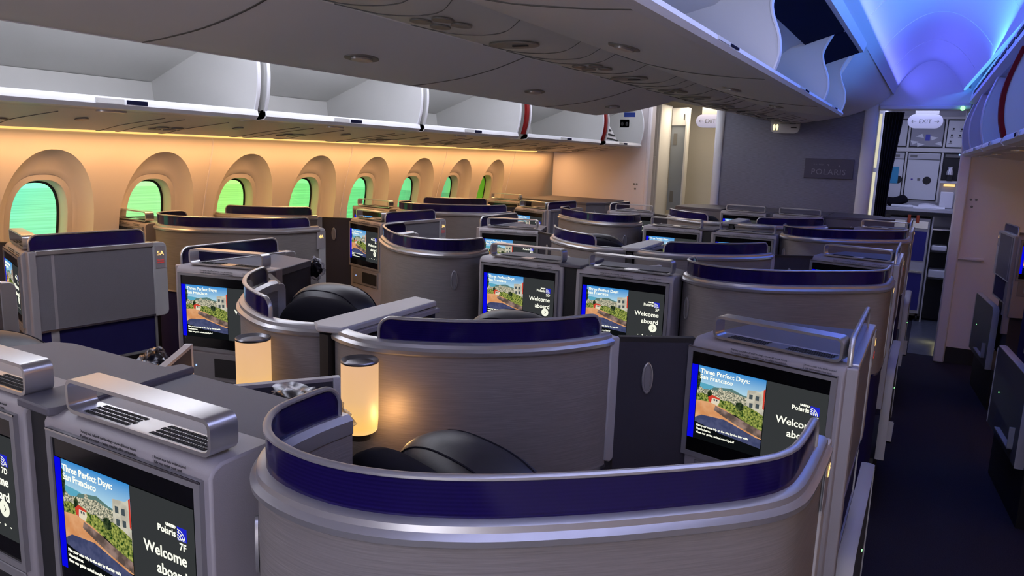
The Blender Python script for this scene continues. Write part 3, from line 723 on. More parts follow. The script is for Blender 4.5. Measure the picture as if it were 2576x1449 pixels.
def film_bundle(c, sx, sy, sz, rot, label, seed):
    random.seed(seed); bm = bmesh.new(); bmesh.ops.create_icosphere(bm, subdivisions=4, radius=1)
    from mathutils import noise
    for v in bm.verts:
        n = noise.noise(v.co * 2.2 + Vector((seed, 0, 0))) * .35 + abs(noise.noise(v.co * 5.5)) * .22
        v.co *= 1 + n - .1; v.co = Vector((v.co.x * sx, v.co.y * sy, v.co.z * sz)); v.co.rotate(Matrix.Rotation(R(rot), 3, 'Z')); v.co += Vector(c)
    root = thing('wrapped_bundle', (c[0], c[1], c[2]), label, 'plastic bag', 'film-wrapped bundles')
    core = bm.copy()
    obj('plastic_film', bm, film_m, root)
    for v in core.verts: v.co = Vector(c) + (v.co - Vector(c)) * .72
    obj('dark_contents', core, seatfab, root)
film_bundle((.265, .945, 1.235), .115, .035, .040, -8, 'dark bundle in crinkled clear film beside the lit lamp and seat 6F', 3)
film_bundle((-.285, 1.03, 1.19), .06, .04, .05, -30, 'small bundle in clear film behind the 7D console by the wing panel', 5)
film_bundle((-.87, 2.14, 1.235), .04, .035, .045, 0, 'clear film bag hanging beyond the 6D monitor console', 9)
# ---- consoles standing at the bulkheads
def front_console(name, pts, label, ovals=()):
    root = thing(name, (sum(p[0] for p in pts) / len(pts), sum(p[1] for p in pts) / len(pts), 0), label, 'console', 'dark-topped consoles at the front')
    P = [Vector((p[0], p[1], 0)) for p in pts]
    bm = bmesh.new(); prism(bm, P, 0, 1.262); obj('body', bm, weave, root)
    c = sum(P, Vector()) / len(P)
    bm = bmesh.new(); prism(bm, [c + (p - c) * 1.01 for p in P], 1.262, 1.285); obj('top', bm, topm, root, bevel=.004)
    for (x, y, nx, ny) in ovals: oval_light(Vector((x, y, 1.17)), Vector((nx, ny, 0)).normalized(), root)
front_console('front_console', [(-.90, 6.90), (-.80, 6.82), (-.44, 6.76), (-.44, 7.42), (-.70, 7.42), (-.88, 7.2)], 'dark-topped grey console left of the 1D monitor at the bulkhead', [(-.62, 6.79, -.1, -1)])
front_console('front_console', [(.44, 6.76), (.80, 6.82), (.95, 6.90), (.95, 7.0), (.80, 7.30), (.62, 7.42), (.44, 7.42)], 'dark-topped grey console right of the 1F monitor at the bulkhead', [(.64, 6.79, .1, -1)])
front_console('front_console', [(-.43, 6.94), (.43, 6.94), (.43, 7.42), (-.43, 7.42)], 'dark-topped console behind the 1D and 1F monitors against the bulkhead')
front_console('front_console', [(-2.40, 6.55), (-1.62, 6.45), (-1.50, 6.62), (-1.56, 7.25), (-2.40, 7.30)], 'dark-topped grey console at the left front partition', [(-1.57, 6.53, .6, -1)])
# ------------------------------------------------------------------ cabin shell
bm = BOX(-2.9, 2.9, -3.2, 10.4, -.06, 0); struct('floor', bm, carpet)
bm = BOX(1.16, 1.72, 7.75, 9.6, .0, .004); o = obj('vinyl_floor', bm, mat('grey_vinyl_floor', (.10, .11, .14), .35, var=.2, bscale=(20, 20, 20)), org=(1.4, 8.5, 0)); o['kind'] = 'structure'; o.name = 'floor_galley'
def lean(z): return .17 * (1 - math.exp(-(max(1.745 - z, 0) / .42) ** 1.5))
WX, WZ = -2.5, 1.745          # inner face of the side wall, height of the wash strip
NANG = 64
def sup(a, b, th, e):
    c, s = math.cos(th), math.sin(th); return (a * math.copysign(abs(c) ** (2 / e), c), b * math.copysign(abs(s) ** (2 / e), s))
def window_cell(bm, yc, sgn):
    """one bay of the side wall: flat panel, arched recess, oval hole"""
    zc = 1.27; X = WX * sgn
    def rect(th):
        c, s = math.cos(th), math.sin(th); hy = .3025; hu, hd = WZ - zc, zc - .72; hz = hu if s > 0 else hd
        k = min(hy / max(abs(c), 1e-9), hz / max(abs(s), 1e-9)); return (k * c, k * s)
    def arch(th):
        c, s = math.cos(th), math.sin(th)
        if s >= 0: return sup(.232, .382, th, 2.15)
        return sup(.232, .46, th, 2.8)
    def hole(th, g=0): return sup(.137 + g, .226 + g, th, 2.7)
    ths = [2 * math.pi * (i + .5) / NANG for i in range(NANG)]
    th_c = [math.atan2(WZ - zc, .3025), math.pi - math.atan2(WZ - zc, .3025), math.pi + math.atan2(zc - .72, .3025), 2 * math.pi - math.atan2(zc - .72, .3025)]
    for t in th_c:
        j = min(range(NANG), key=lambda i: abs(ths[i] - t)); ths[j] = t
    def fr(th):   # fade of the recess towards the bottom
        return 1.0
    rings = []
    def add(fn, d): rings.append([bm.verts.new((X + sgn * -d, yc + fn(th)[0], zc + fn(th)[1])) for th in ths])
    D = .075
    add(rect, 0)
    add(arch, 0)
    def mixr(u): return lambda th: tuple(arch(th)[i] * (1 - u) + hole(th, .035)[i] * u for i in (0, 1))
    for u, d in ((.06, .014), (.18, .034), (.35, .051), (.55, .064), (.78, .072), (1.0, D)): add(mixr(u), d)
    add(lambda th: hole(th, .030), D + .006)
    add(lambda th: hole(th, .004), D + .004)
    add(lambda th: hole(th, 0), D + .010)
    add(lambda th: hole(th, -.004), D + .072)
    add(lambda th: hole(th, -.010), D + .074)
    for a, b in zip(rings[:-1], rings[1:]):
        for i in range(NANG):
            f = bm.faces.new((a[i], a[(i + 1) % NANG], b[(i + 1) % NANG], b[i]))
bm = bmesh.new(); WY0, WPP = 2.098, .605
for i in range(-1, 8): window_cell(bm, WY0 + i * WPP, 1)
y_hi = WY0 + 7.5 * WPP; y_lo = WY0 - 1.5 * WPP
for v in bm.verts: v.co.x -= lean(v.co.z)
box(bm, WX - .45, WX - lean(.72), y_lo, y_hi, 0, .72)
for a_, b_ in ((y_hi, 10.3), (-3.2, y_lo)):
    zs = [0, .72, .9, 1.05, 1.2, 1.35, 1.5, 1.62, WZ]; loft(bm, [[(WX - lean(z), y_, z) for z in zs] + [(WX - .45, y_, WZ), (WX - .45, y_, 0)] for y_ in (a_, b_)])
box(bm, WX - .45, WX - .35, -3.2, 10.3, 1.60, 2.8)
bmesh.ops.remove_doubles(bm, verts=bm.verts, dist=.0005)
bmesh.ops.recalc_face_normals(bm, faces=bm.faces)
struct('wall_left', bm, wall_mat)
struct('wall_right', BOX(2.5, 2.7, -3.2, 10.3, 0, 2.8), wall_mat)
struct('wall_back', BOX(-2.7, 2.7, -3.3, -3.2, 0, 2.8), part_mat)
struct('wall_front', BOX(-2.7, 2.7, 10.3, 10.4, 0, 2.8), part_mat)
for i in range(0, 9):
    y = WY0 + (i - 1) * WPP; r = struct('window_%d' % (i + 1), (lambda b: b)(bmesh.new()), pane_m) if 0 else None
    bm = bmesh.new(); N = 40; pts = [sup(.138, .228, 2 * math.pi * k / N, 2.7) for k in range(N)]
    loft(bm, [[(WX - .150 - o_ - lean(1.27 + p[1]), y + p[0], 1.27 + p[1]) for p in pts] for o_ in (0, .006)]); w = obj('window_%d' % (i + 1), bm, pane_m, org=(WX - .34, y, 1.27)); w['kind'] = 'structure'
    bm = bmesh.new(); pi_ = [sup(.122, .212, 2 * math.pi * k / N, 2.7) for k in range(N)]
    ra = [(WX - .143 - lean(1.27 + p[1]), y + p[0], 1.27 + p[1]) for p in pts]; rb = [(WX - .143 - lean(1.27 + p[1]), y + p[0], 1.27 + p[1]) for p in pi_]; rc_ = [(WX - .148 - lean(1.27 + p[1]), y + p[0], 1.27 + p[1]) for p in pi_]
    loft(bm, [ra, rb, rc_], True, False); obj('window_seal', bm, seam, w)
for i, y in enumerate((WY0 + 1.5 * WPP, WY0 + 3.5 * WPP, WY0 + 5.5 * WPP, WY0 + 7.5 * WPP)):
    bm = bmesh.new(); zs = [.75, .95, 1.1, 1.25, 1.4, 1.5, 1.6, 1.68, WZ]; loft(bm, [[(WX + d - lean(z), y + e, z) for d, e in ((-.002, -.004), (.004, -.004), (.004, .004), (-.002, .004))] for z in zs]); struct('trim_%d' % (i + 1), bm, part_mat)
bm = BOX(WX + .002, WX + .03, -.6, 7.05, WZ - .004, WZ + .006); o = obj('wash_light_strip', bm, strip_em, org=(WX, 3, WZ)); tag(o, 'long warm glowing light strip along the top of the window wall', 'light strip')
bm = BOX(-WX - .03, -WX - .002, -.6, 7.05, WZ - .004, WZ + .006); o = obj('wash_light_strip', bm, strip_em, org=(-WX, 3, WZ)); tag(o, 'warm glowing light strip above the right side wall behind the right bins', 'light strip')
# outside: apron seen through the panes
apron = mat('apron_ground', (.56, .60, .60), .9, var=.20, bscale=(.9, .05, 1))
bm = BOX(-90, -2.9, -60, 90, -4.1, -4.0); struct('ground_outside', bm, apron)
bm = bmesh.new(); box(bm, -17, -16.6, -40, 60, -4, -3.99)
for j in range(14): box(bm, -9.5, -9.2, -6 + j * 4, -4 + j * 4, -4, -3.99)
struct('ground_markings', bm, mat('painted_line', (.8, .8, .78), .8))
sun = bpy.data.lights.new('sun', 'SUN'); sun.energy = 1.2; sun.angle = R(20); so = bpy.data.objects.new('sun', sun); COL.objects.link(so); so.rotation_euler = (R(10), R(50), 0)
# ceilings : two aisle domes between the fascias
def dome(name, sgn):
    bm = bmesh.new(); N = 20; secs = []
    for y in [-3.2 + 10.7 * j / 24 for j in range(25)]:
        xi, xo = .80, 1.50 - max(0, y - 3.6) * .045
        sec = []
        for i in range(N + 1):
            u = i / N; x = xi + (xo - xi) * u; z = 2.335 + (.02 * u) + .27 * math.sin(math.pi * u) ** .75
            sec.append((x * sgn, y, z))
        secs.append(sec)
    loft(bm, secs, False, False)
    ext = [v for v in bm.verts]
    return struct(name, bm, ceil_mat)
dome('ceiling_right', 1); dome('ceiling_left', -1)
struct('ceiling', BOX(-2.75, 2.75, -3.2, 10.4, 2.80, 2.86), ceil_mat)
# raised arcs on the right dome
for j, y in enumerate((3.0, 4.1, 5.2, 6.3)):
    pts = []
    for i in range(25):
        u = i / 24; xo = 1.50 - max(0, y - 3.6) * .045; x = .80 + (xo - .80) * u; pts.append(Vector((x, y, 2.335 + .02 * u + .27 * math.sin(math.pi * u) ** .75 - .002)))
    bm = bmesh.new(); tube3(bm, pts[1:-1], [Vector((0, 1, 0))] * 23, .010, .006, seg=6); struct('trim_%d' % (10 + j), bm, ceil_mat)
# cove light lines
for sgn, nm in ((1, 'right'), (-1, 'left')):
    bm = bmesh.new(); ys = [-3.1 + 10.4 * j / 12 for j in range(13)]
    loft(bm, [[((1.50 - max(0, y - 3.6) * .045 + a) * sgn, y, 2.350 + b) for a, b in ((-.012, 0), (.004, .0), (.004, .012), (-.012, .012))] for y in ys])
    o = obj('cove_light_line', bm, blue_strip if sgn > 0 else lipm, org=(1.5 * sgn, 3, 2.35)); tag(o, ('bright blue cove light line along the right ceiling edge' if sgn > 0 else 'pale cove line along the left ceiling edge'), 'light strip')
# ------------------------------------------------------------------ overhead bins
def bin_module(y0, y1, sgn, mode, label, group, lip=None, stripe=None, seams=True):
    """mode 'out' = outboard, 'mid' = centre. sections in (x,z) for the positive side; open bucket"""
    root = thing('overhead_bin', (sgn * (1.9 if mode == 'out' else .45), (y0 + y1) / 2, 2.0), label, 'overhead bin', group)
    g = .012 if mode == 'out' else 0; ya, yb = y0 + g, y1 - g
    lx = (lambda y: lip(y)) if lip else (lambda y: 0)
    def S(pts, y): return [(sgn * (x + lx(y) * (1 if mode == 'out' else 0)), y, z) for x, z in pts]
    if mode == 'out':
        outer = [(1.465, 1.858), (1.462, 1.838), (1.475, 1.823), (1.52, 1.818), (1.62, 1.814), (1.70, 1.822)]
        bucket = [(1.70, 1.822), (2.12, 1.850), (2.19, 1.89), (2.195, 1.99), (2.18, 1.99), (2.165, 1.90), (2.10, 1.868), (1.70, 1.850), (1.50, 1.858), (1.465, 1.858)]
        ceilp = [(2.20, 1.985), (1.86, 2.11), (1.50, 2.26), (1.50, 2.345), (2.45, 2.345), (2.45, 1.985)]
        edge = [(1.470, 1.855), (1.452, 1.92), (1.444, 1.99), (1.446, 2.06), (1.462, 2.14), (1.50, 2.26), (1.86, 2.11), (2.20, 1.985), (2.165, 1.90), (2.10, 1.868), (1.70, 1.850)]
    else:
        outer = [(.722, 1.992), (.727, 1.982), (.722, 1.971), (.700, 1.966), (.60, 1.974), (.45, 1.992), (.30, 2.024), (.178, 2.062)]
        bucket = [(.178, 2.062), (.178, 2.082), (.30, 2.044), (.45, 2.014), (.60, 1.996), (.700, 1.993), (.722, 1.992)]
        ceilp = [(.03, 2.120), (.20, 2.125), (.52, 2.20), (.56, 2.23), (.78, 2.30), (.80, 2.335), (.80, 2.5), (.03, 2.5)]
        edge = [(.722, 1.990), (.735, 2.04), (.728, 2.10), (.705, 2.16), (.70, 2.21), (.735, 2.285), (.56, 2.23), (.52, 2.20), (.20, 2.125), (.178, 2.080), (.30, 2.04), (.45, 2.012), (.60, 1.995)]
    # outer skin of the bucket (underside) as a thick shell
    sec = outer + bucket[1:-1]
    bm = bmesh.new(); n = 7; loft(bm, [S(sec, ya + (yb - ya) * j / n) for j in range(n + 1)]); obj('bucket', bm, under_grey if mode == 'mid' else bin_grey, root)
    # pale lip rail
    lp = [(outer[0][0] + .002, outer[0][1] + .003), (outer[0][0] - .003 if mode == 'out' else outer[0][0] + .008, outer[0][1] - .004), (outer[1][0] - (.005 if mode == 'out' else -.008), outer[1][1] - .004), (outer[2][0] - .004 * (1 if mode == 'out' else -1), outer[2][1] - .004), (outer[3][0], outer[3][1] - .002), (outer[3][0], outer[3][1] + .012), (outer[0][0] + (.02 if mode == 'out' else -.02), outer[0][1] + .004)]
    bm = bmesh.new(); loft(bm, [S(lp, ya + (yb - ya) * j / n) for j in range(n + 1)]); lipo = obj('lip_rail', bm, lipm, root)
    bm = bmesh.new(); 
    fx = outer[1][0] + (-.0055 if mode == 'out' else .0085); zz = outer[1][1] + .006
    yl = (y0 + y1) / 2 - .02
    bm = BOX(*sorted((sgn * (fx - .001 + lx(yl)), sgn * (fx + .001 + lx(yl)))), yl, yl + .085, zz - .007, zz + (.009 if mode == 'out' else -.001)); obj('latch_label', bm, navyfelt, lipo)
    bm = BOX(*sorted((sgn * (fx - .001 + lx(yl)), sgn * (fx + .001 + lx(yl)))), yl - .12, yl - .01, zz - .008, zz + (.010 if mode == 'out' else .000)); obj('row_number_plate', bm, bin_grey, lipo)
    # end walls with curved front edges
    for (e0, e1) in ((ya, ya + .012), (yb - .012, yb)):
        bm = bmesh.new(); loft(bm, [S(edge, e0), S(edge, e1)]); ew = obj('end_wall', bm, bin_grey, root)
        fe = edge[:6]; bm = bmesh.new(); lne = [Vector(S([p], (e0 + e1) / 2)[0]) for p in catmull([Vector((a, b, 0)) for a, b in fe], 4)] if 0 else [Vector((sgn * (p.x + (lx(e0) if mode == 'out' else 0)), (e0 + e1) / 2, p.y)) for p in catmull([Vector((a, b, 0)) for a, b in fe], 4)]
        tube3(bm, lne, [Vector((0, 1, 0))] * len(lne), .018, .010, seg=6); obj('edge_trim', bm, lipm, ew)
    # fixed housing above the opening
    bm = bmesh.new(); loft(bm, [S(ceilp, y0), S(ceilp, y1)]); obj('housing', bm, bin_grey, root)
    if mode == 'mid':
        bm = bmesh.new(); loft(bm, [S([(.62, 2.240), (.63, 2.252), (.782, 2.299), (.782, 2.291), (.63, 2.240), (.622, 2.236)], y_) for y_ in (ya + .02, yb - .02)]); obj('felt_lining', bm, navyfelt, root)
        bm = bmesh.new(); loft(bm, [S([(.775, 2.292), (.80, 2.296), (.812, 2.34), (.79, 2.34)], y_) for y_ in (y0, y1)]); obj('fascia', bm, lipm, root)
    if mode == 'mid':
        bm = bmesh.new(); ln = catmull([Vector((sgn * x, y0 - .012 * math.sin((x - .18) * 5.8), z - .001)) for x, z in outer[:0:-1][:7]], 4) if 0 else [Vector((sgn * p.x, y0 + .0, p.y - .0005)) for p in catmull([Vector((x, z, 0)) for x, z in outer[3:]], 4)]
        tube3(bm, ln, [Vector((0, 1, 0))] * len(ln), .007, .003, seg=6); obj('seam_line', bm, groove_m, root)
    # recessed latch on the underside
    if mode == 'mid':
        cy_ = (y0 + y1) / 2; cx_ = .45; bm = bmesh.new(); N = 24
        pe = lambda a, k: (sgn * (cx_ + k * .035 * math.cos(a)), cy_ + k * .075 * math.sin(a))
        zf = lambda x: 1.992 + (x - .45) * -.15
        loft(bm, [[(*pe(2 * math.pi * i / N, 1), zf(abs(pe(2 * math.pi * i / N, 1)[0])) - d) for i in range(N)] for d in (-.004, .003)]); lt = obj('latch_dish', bm, psu_dark, root)
        bm = bmesh.new(); loft(bm, [[(*pe(2 * math.pi * i / N, .55 if 0 else .62), zf(abs(pe(2 * math.pi * i / N, .62)[0])) - d - (.004)) for i in range(N)] for d in (-.002, .004)]); obj('latch_paddle', bm, alu_dark, lt)
    else:
        cy_ = (y0 + y1) / 2; bm = bmesh.new(); N = 20
        loft(bm, [[(sgn * (1.585 + .03 * math.cos(2 * math.pi * i / N) + lx(cy_)), cy_ + .06 * math.sin(2 * math.pi * i / N), z_) for i in range(N)] for z_ in (1.816, 1.809)]); obj('latch_paddle', bm, alu_dark, root)
    if stripe:
        for ys_ in stripe:
            fe = catmull([Vector((a, b, 0)) for a, b in edge[:6]], 4); bm = bmesh.new()
            wd, e_ = (.038, -.006) if sgn < 0 else (.085, -.014)
            loft(bm, [[(sgn * (p.x + o + lx(ys_)), ys_ + j, p.y) for p in fe] + [(sgn * (p.x + o + .02 + lx(ys_)), ys_ + j, p.y) for p in fe[::-1]] for j, o in ((0, e_), (wd, e_))])
            obj('red_stripe', bm, red, root)
    return root
gl, gc = 'open bins over the left windows', 'open bins over the centre seats'
LB = [(-1.30, -.08, 'behind the viewer end'), (-.06, 1.16, 'nearest, cut by the left frame edge'), (1.18, 2.42, 'second from the left frame edge'), (2.44, 3.63, 'third from the left frame edge'), (3.65, 4.82, 'just aft of the first red stripe'), (4.94, 6.36, 'between the two red stripes'), (6.45, 7.42, 'foremost, holding a bag')]
for y0, y1, d in LB[1:]:
    st = [4.885] if y0 == 4.94 else ([6.385] if y0 == 6.45 else None)
    bin_module(y0, y1, -1, 'out', 'open overhead bin over the left windows, %s' % d, gl, stripe=st)
rl = lambda y: -max(0, y - 3.6) * .022
bin_module(1.70, 2.88, 1, 'out', 'overhead bin over the right seats beyond the right frame edge', 'bins over the right seats', lip=rl)
for y0, y1, d, st in ((2.90, 4.10, 'nearest, at the right frame edge', None), (4.12, 5.32, 'with a red striped aft edge', [4.07]), (5.34, 6.50, 'second from the front partition', None), (6.52, 7.42, 'foremost, against the right partition', None)):
    bin_module(y0, y1, 1, 'out', 'overhead bin over the right seats, %s' % d, 'bins over the right seats', lip=rl, stripe=st)
MB = [(.13, 1.33, 'nearest, cut by the top frame edge'), (1.33, 2.53, 'second from the viewer'), (2.53, 3.73, 'third from the viewer'), (3.73, 4.45, 'short foremost one')]
for y0, y1, d in MB:
    for sgn, nm in ((1, 'right'), (-1, 'left')):
        bin_module(y0, y1, sgn, 'mid', 'open centre overhead bin facing the %s aisle, %s' % (nm, d), gc)
bin_module(-1.1, .13, 1, 'mid', 'open centre overhead bin facing the right aisle, behind the nearest one', gc); bin_module(-1.1, .13, -1, 'mid', 'open centre overhead bin facing the left aisle, behind the nearest one', gc)
# rear backs of the divider between bins are closed by a thin strip
for sgn, nm in ((-1, 'left'), (1, 'right')):
    f = (lambda y: 0) if sgn < 0 else rl
    ys = [-3.2, 3.6, 7.5]
    bm = bmesh.new(); loft(bm, [[(sgn * (x + f(y)), y, z) for x, z in ((1.50, 2.245), (1.462, 2.262), (1.475, 2.36), (1.60, 2.38), (2.5, 2.38), (2.5, 2.30), (1.6, 2.28))] for y in ys]); struct('trim_%s' % ('fascia_left' if sgn < 0 else 'fascia_right'), bm, lipm)
    bm = bmesh.new(); loft(bm, [[(sgn * (x + f(y)), y, z) for x, z in ((1.50, 1.87), (2.5, 1.87), (2.5, 2.3), (2.21, 2.3), (2.21, 1.86))] for y in (-3.2, -.1)] ); bm.free()
    # vent slots
    if sgn > 0:
        for j in range(11):
            ya = 3.2 + j * .36; bm = bmesh.new(); loft(bm, [[(x + f(y), y, z) for x, z in ((1.463, 2.298), (1.472, 2.298), (1.474, 2.322), (1.465, 2.322))] for y in (ya, ya + .27)]); struct('trim_%d' % (30 + j), bm, seam)
# passenger service panels under the bins
def service_strip(name, secs_fn, y0, y1, m, label):
    n = 16; bm = bmesh.new(); loft(bm, [secs_fn(y0 + (y1 - y0) * j / n) for j in range(n + 1)]); o = obj(name, bm, m, org=(secs_fn(y0)[0][0], (y0 + y1) / 2, 2)); return tag(o, label, 'service panel')
def out_sec(sgn):
    def f(y):
        t = -max(0, y - 3.6) * (.022 if sgn > 0 else 0)
        return [(sgn * (x + t * (1 if x < 1.8 else .3)), y, z) for x, z in ((1.60, 1.824), (1.72, 1.812), (2.0, 1.776), (2.25, 1.752), (2.40, 1.752), (2.47, 1.757), (2.47, 1.78), (1.60, 1.84))]
    return f
ps = service_strip('passenger_service_unit', out_sec(-1), -.5, 7.45, psu_mat, 'long service panel with reading lights below the left bins')
ps2 = service_strip('passenger_service_unit', out_sec(1), -.5, 7.45, psu_mat, 'service panel below the bins over the right seats')
def mid_sec(y):
    s = [(-.182, 2.066), (-.10, 2.050), (0, 2.045), (.10, 2.050), (.182, 2.066)]
    if y > 4.45: t = (y - 4.45) / 3.05; s = [(x, z + t * .04) for x, z in s]
    return [(x, y, z) for x, z in s] + [(.182, y, 2.14), (-.182, y, 2.14)]
ps3 = service_strip('passenger_service_unit', mid_sec, -1.1, 7.5, psu_mat, 'curved service panel between the left and right centre bins')
def disc(bm, c, u, v, nrm, ru, rv, d=.004, N=20):
    loft(bm, [[Vector(c) + Vector(u) * ru * math.cos(2 * math.pi * i / N) + Vector(v) * rv * math.sin(2 * math.pi * i / N) + Vector(nrm) * o for i in range(N)] for o in (0, d)])
def psu_cluster(parent, x, y, z, slope, sc=1.0):
    u = Vector((1, 0, slope)).normalized(); v = Vector((0, 1, 0)); n = u.cross(v); n = -n if n.z > 0 else n
    for (a, b) in ((-.035, -.045), (.035, -.045), (-.035, .045), (.035, .045)):
        bm = bmesh.new(); disc(bm, Vector((x, y, z)) + u * a * sc + v * b * sc, u, v, n, .026 * sc, .036 * sc); obj('reading_light', bm, psu_dark, parent)
def psu_groove(parent, pts, bow, w=.0025):
    bm = bmesh.new(); P = catmull(pts, 5); n = len(P)
    tube3(bm, P, [Vector((0, 1, 0))] * n, w, .003, seg=5); obj('panel_groove', bm, groove_m, parent)
for k in range(7):
    y = .25 + k * 1.02
    for off in (.0, .16, .30, .62):
        pts = [Vector((-.178, y + off - .06, 2.064 + max(0, y - 4.45) * .013)), Vector((-.08, y + off + .03, 2.047 + max(0, y - 4.45) * .013)), Vector((.06, y + off + .05, 2.046 + max(0, y - 4.45) * .013)), Vector((.178, y + off - .04, 2.064 + max(0, y - 4.45) * .013))]
        if y + off < 7.3: psu_groove(ps3, pts, .1)
    if y < 6.8:
        zz = 2.044 + max(0, y - 4.45) * .013
        psu_cluster(ps3, 0, y + .46, zz, 0)
        bm = bmesh.new(); disc(bm, (0, y + .86, zz), (1, 0, 0), (0, 1, 0), (0, 0, -1), .085, .065); dd = obj('mask_door', bm, psu_dark, ps3)
        bm = BOX(-.004, .05, y + .855, y + .865, zz - .0075, zz - .0035); obj('mask_latch', bm, seam, dd)
for k in range(9):
    y = .55 + k * .80
    for sgn, par in ((-1, ps), (1, ps2)):
        if sgn > 0 and y < 3: continue
        for off in (0, .10, .34):
            pts = [Vector((sgn * 1.75, y + off, 1.806)), Vector((sgn * 2.0, y + off - .04, 1.773)), Vector((sgn * 2.25, y + off + .02, 1.749)), Vector((sgn * 2.42, y + off + .10, 1.750))]
            if y + off < 7.3: psu_groove(par, pts, .1)
        if y < 7.0:
            psu_cluster(par, sgn * 2.05, y + .22, 1.768, sgn * -.11, .9)
            bm = bmesh.new(); disc(bm, (sgn * 1.90, y + .52, 1.787), (1, 0, sgn * -.12), (0, 1, 0), (0, 0, -1), .035, .022); obj('air_nozzle', bm, psu_dark, par)
# overhead fairing from the last centre bins to the bulkhead
SA = [(.182, 2.064), (.45, 2.0), (.66, 1.985), (.725, 2.02), (.735, 2.12), (.77, 2.30), (.80, 2.335), (.80, 2.5), (.182, 2.5)]
SB = [(.182, 2.100), (.45, 2.150), (.62, 2.215), (.70, 2.26), (.745, 2.30), (.785, 2.34), (.80, 2.36), (.80, 2.5), (.182, 2.5)]
for sgn, nm in ((1, 'right'), (-1, 'left')):
    bm = bmesh.new(); secs = []
    A_ = [(.182, 2.066), (.40, 2.03), (.56, 2.05), (.64, 2.10), (.70, 2.18), (.765, 2.30), (.80, 2.335), (.80, 2.5), (.182, 2.5)] if sgn > 0 else [(.182, 2.066), (.30, 2.066), (.42, 2.11), (.52, 2.17), (.64, 2.24), (.765, 2.30), (.80, 2.335), (.80, 2.5), (.182, 2.5)]
    for j in range(9):
        u = j / 8; secs.append([(sgn * (a[0] * (1 - u) + b[0] * u), 4.455 + 3.04 * u, a[1] * (1 - u) + b[1] * u) for a, b in zip(A_, SB)])
    loft(bm, secs); struct('ceiling_fairing_%s' % nm, bm, under_grey)
bm = BOX(-.182, .182, 4.45, 7.5, 2.14, 2.5); struct('ceiling_centre', bm, under_grey)
# ------------------------------------------------------------------ bulkhead, partitions, doorways
bm = BOX(-.66, .60, 7.50, 7.58, 0, 2.42); struct('wall_bulkhead', bm, bulk_mat)
for nm, x0, x1 in (('bulkhead_left', -.735, -.655), ('bulkhead_right', .585, .70)):
    bm = bmesh.new(); N = 12; pr = [(x0, 7.62), (x0, 7.50)] + [((x0 + x1) / 2 + (x1 - x0) / 2 * math.cos(math.pi - math.pi * i / N), 7.495 - .022 * math.sin(math.pi * i / N)) for i in range(N + 1)] + [(x1, 7.50), (x1, 7.62)]
    seen = []; 
    for p in pr:
        if not seen or (abs(p[0] - seen[-1][0]) + abs(p[1] - seen[-1][1])) > 1e-4: seen.append(p)
    prism(bm, [Vector((p[0], p[1], 0)) for p in seen], 0, 2.42); struct('trim_' + nm, bm, ceil_mat)
bm = BOX(-2.5, -1.41, 7.50, 7.56, 0, 2.6); struct('wall_partition_left', bm, part_mat)
bm = BOX(-1.43, -1.385, 7.47, 7.60, 0, 2.5); struct('trim_partition_left', bm, part_mat, bevel=.012)
bm = BOX(1.43, 2.5, 7.60, 7.66, 0, 2.6); struct('wall_partition_right', bm, part_mat)
bm = BOX(1.37, 1.455, 7.54, 7.70, 0, 2.6); struct('trim_partition_right', bm, part_mat, bevel=.012)
bm = BOX(1.458, 2.0, 7.585, 7.60, 0, .14); struct('baseboard_right', bm, seam)
# padded grab rail and the three fixing studs on each partition
bm = bmesh.new(); tube3(bm, [Vector((1.45 + .18 * i / 8 * 1.1, 7.575, .945)) for i in range(9)], [Vector((0, 1, 0))] * 9, .03, .028); o = obj('grab_rail', bm, part_mat, org=(1.55, 7.58, .945)); tag(o, 'padded grab rail on the right front partition', 'grab rail')
for (px, py, pz) in ((1.492, 7.598, 1.455), (1.532, 7.598, 1.455), (1.505, 7.598, 1.395), (-1.545, 7.498, 1.445), (-1.515, 7.498, 1.445), (-1.53, 7.498, 1.395)):
    bm = bmesh.new(); disc(bm, (px, py, pz), (1, 0, 0), (0, 0, 1), (0, -1, 0), .010, .010, .006)
    o = obj('fixing_stud', bm, psu_dark, org=(px, py, pz)); tag(o, 'small round fixing stud on the %s front partition' % ('right' if px > 0 else 'left'), 'stud', 'fixing studs on the %s partition' % ('right' if px > 0 else 'left'))
# lintel above the right doorway, curved headers
bm = bmesh.new(); N = 14; pts = [(.70, 2.23), (1.40, 2.23), (1.40, 2.375)] + [(1.36 - (1.36 - .78) * i / N, 2.385 + .27 * math.sin(math.pi * i / N) ** .75) for i in range(N + 1)] + [(.70, 2.335)]
loft(bm, [[(x, y, z) for x, z in pts] for y in (7.50, 7.58)]); struct('wall_header_right', bm, ceil_mat)
bm = BOX(.70, 1.40, 7.46, 7.60, 2.205, 2.245); struct('trim_header_right', bm, ceil_mat, bevel=.01)
bm = BOX(-1.40, -.70, 7.50, 7.58, 2.36, 2.8); struct('wall_header_left', bm, ceil_mat)
bm = bmesh.new(); blob(bm, (1.335, 7.43, 2.215), .018, .018, .020, (1, 0, 0), (0, 1, 0), 2); o = obj('call_light', bm, green_led, org=(1.335, 7.43, 2.215)); tag(o, 'round green call light beside the top of the right doorway', 'light')
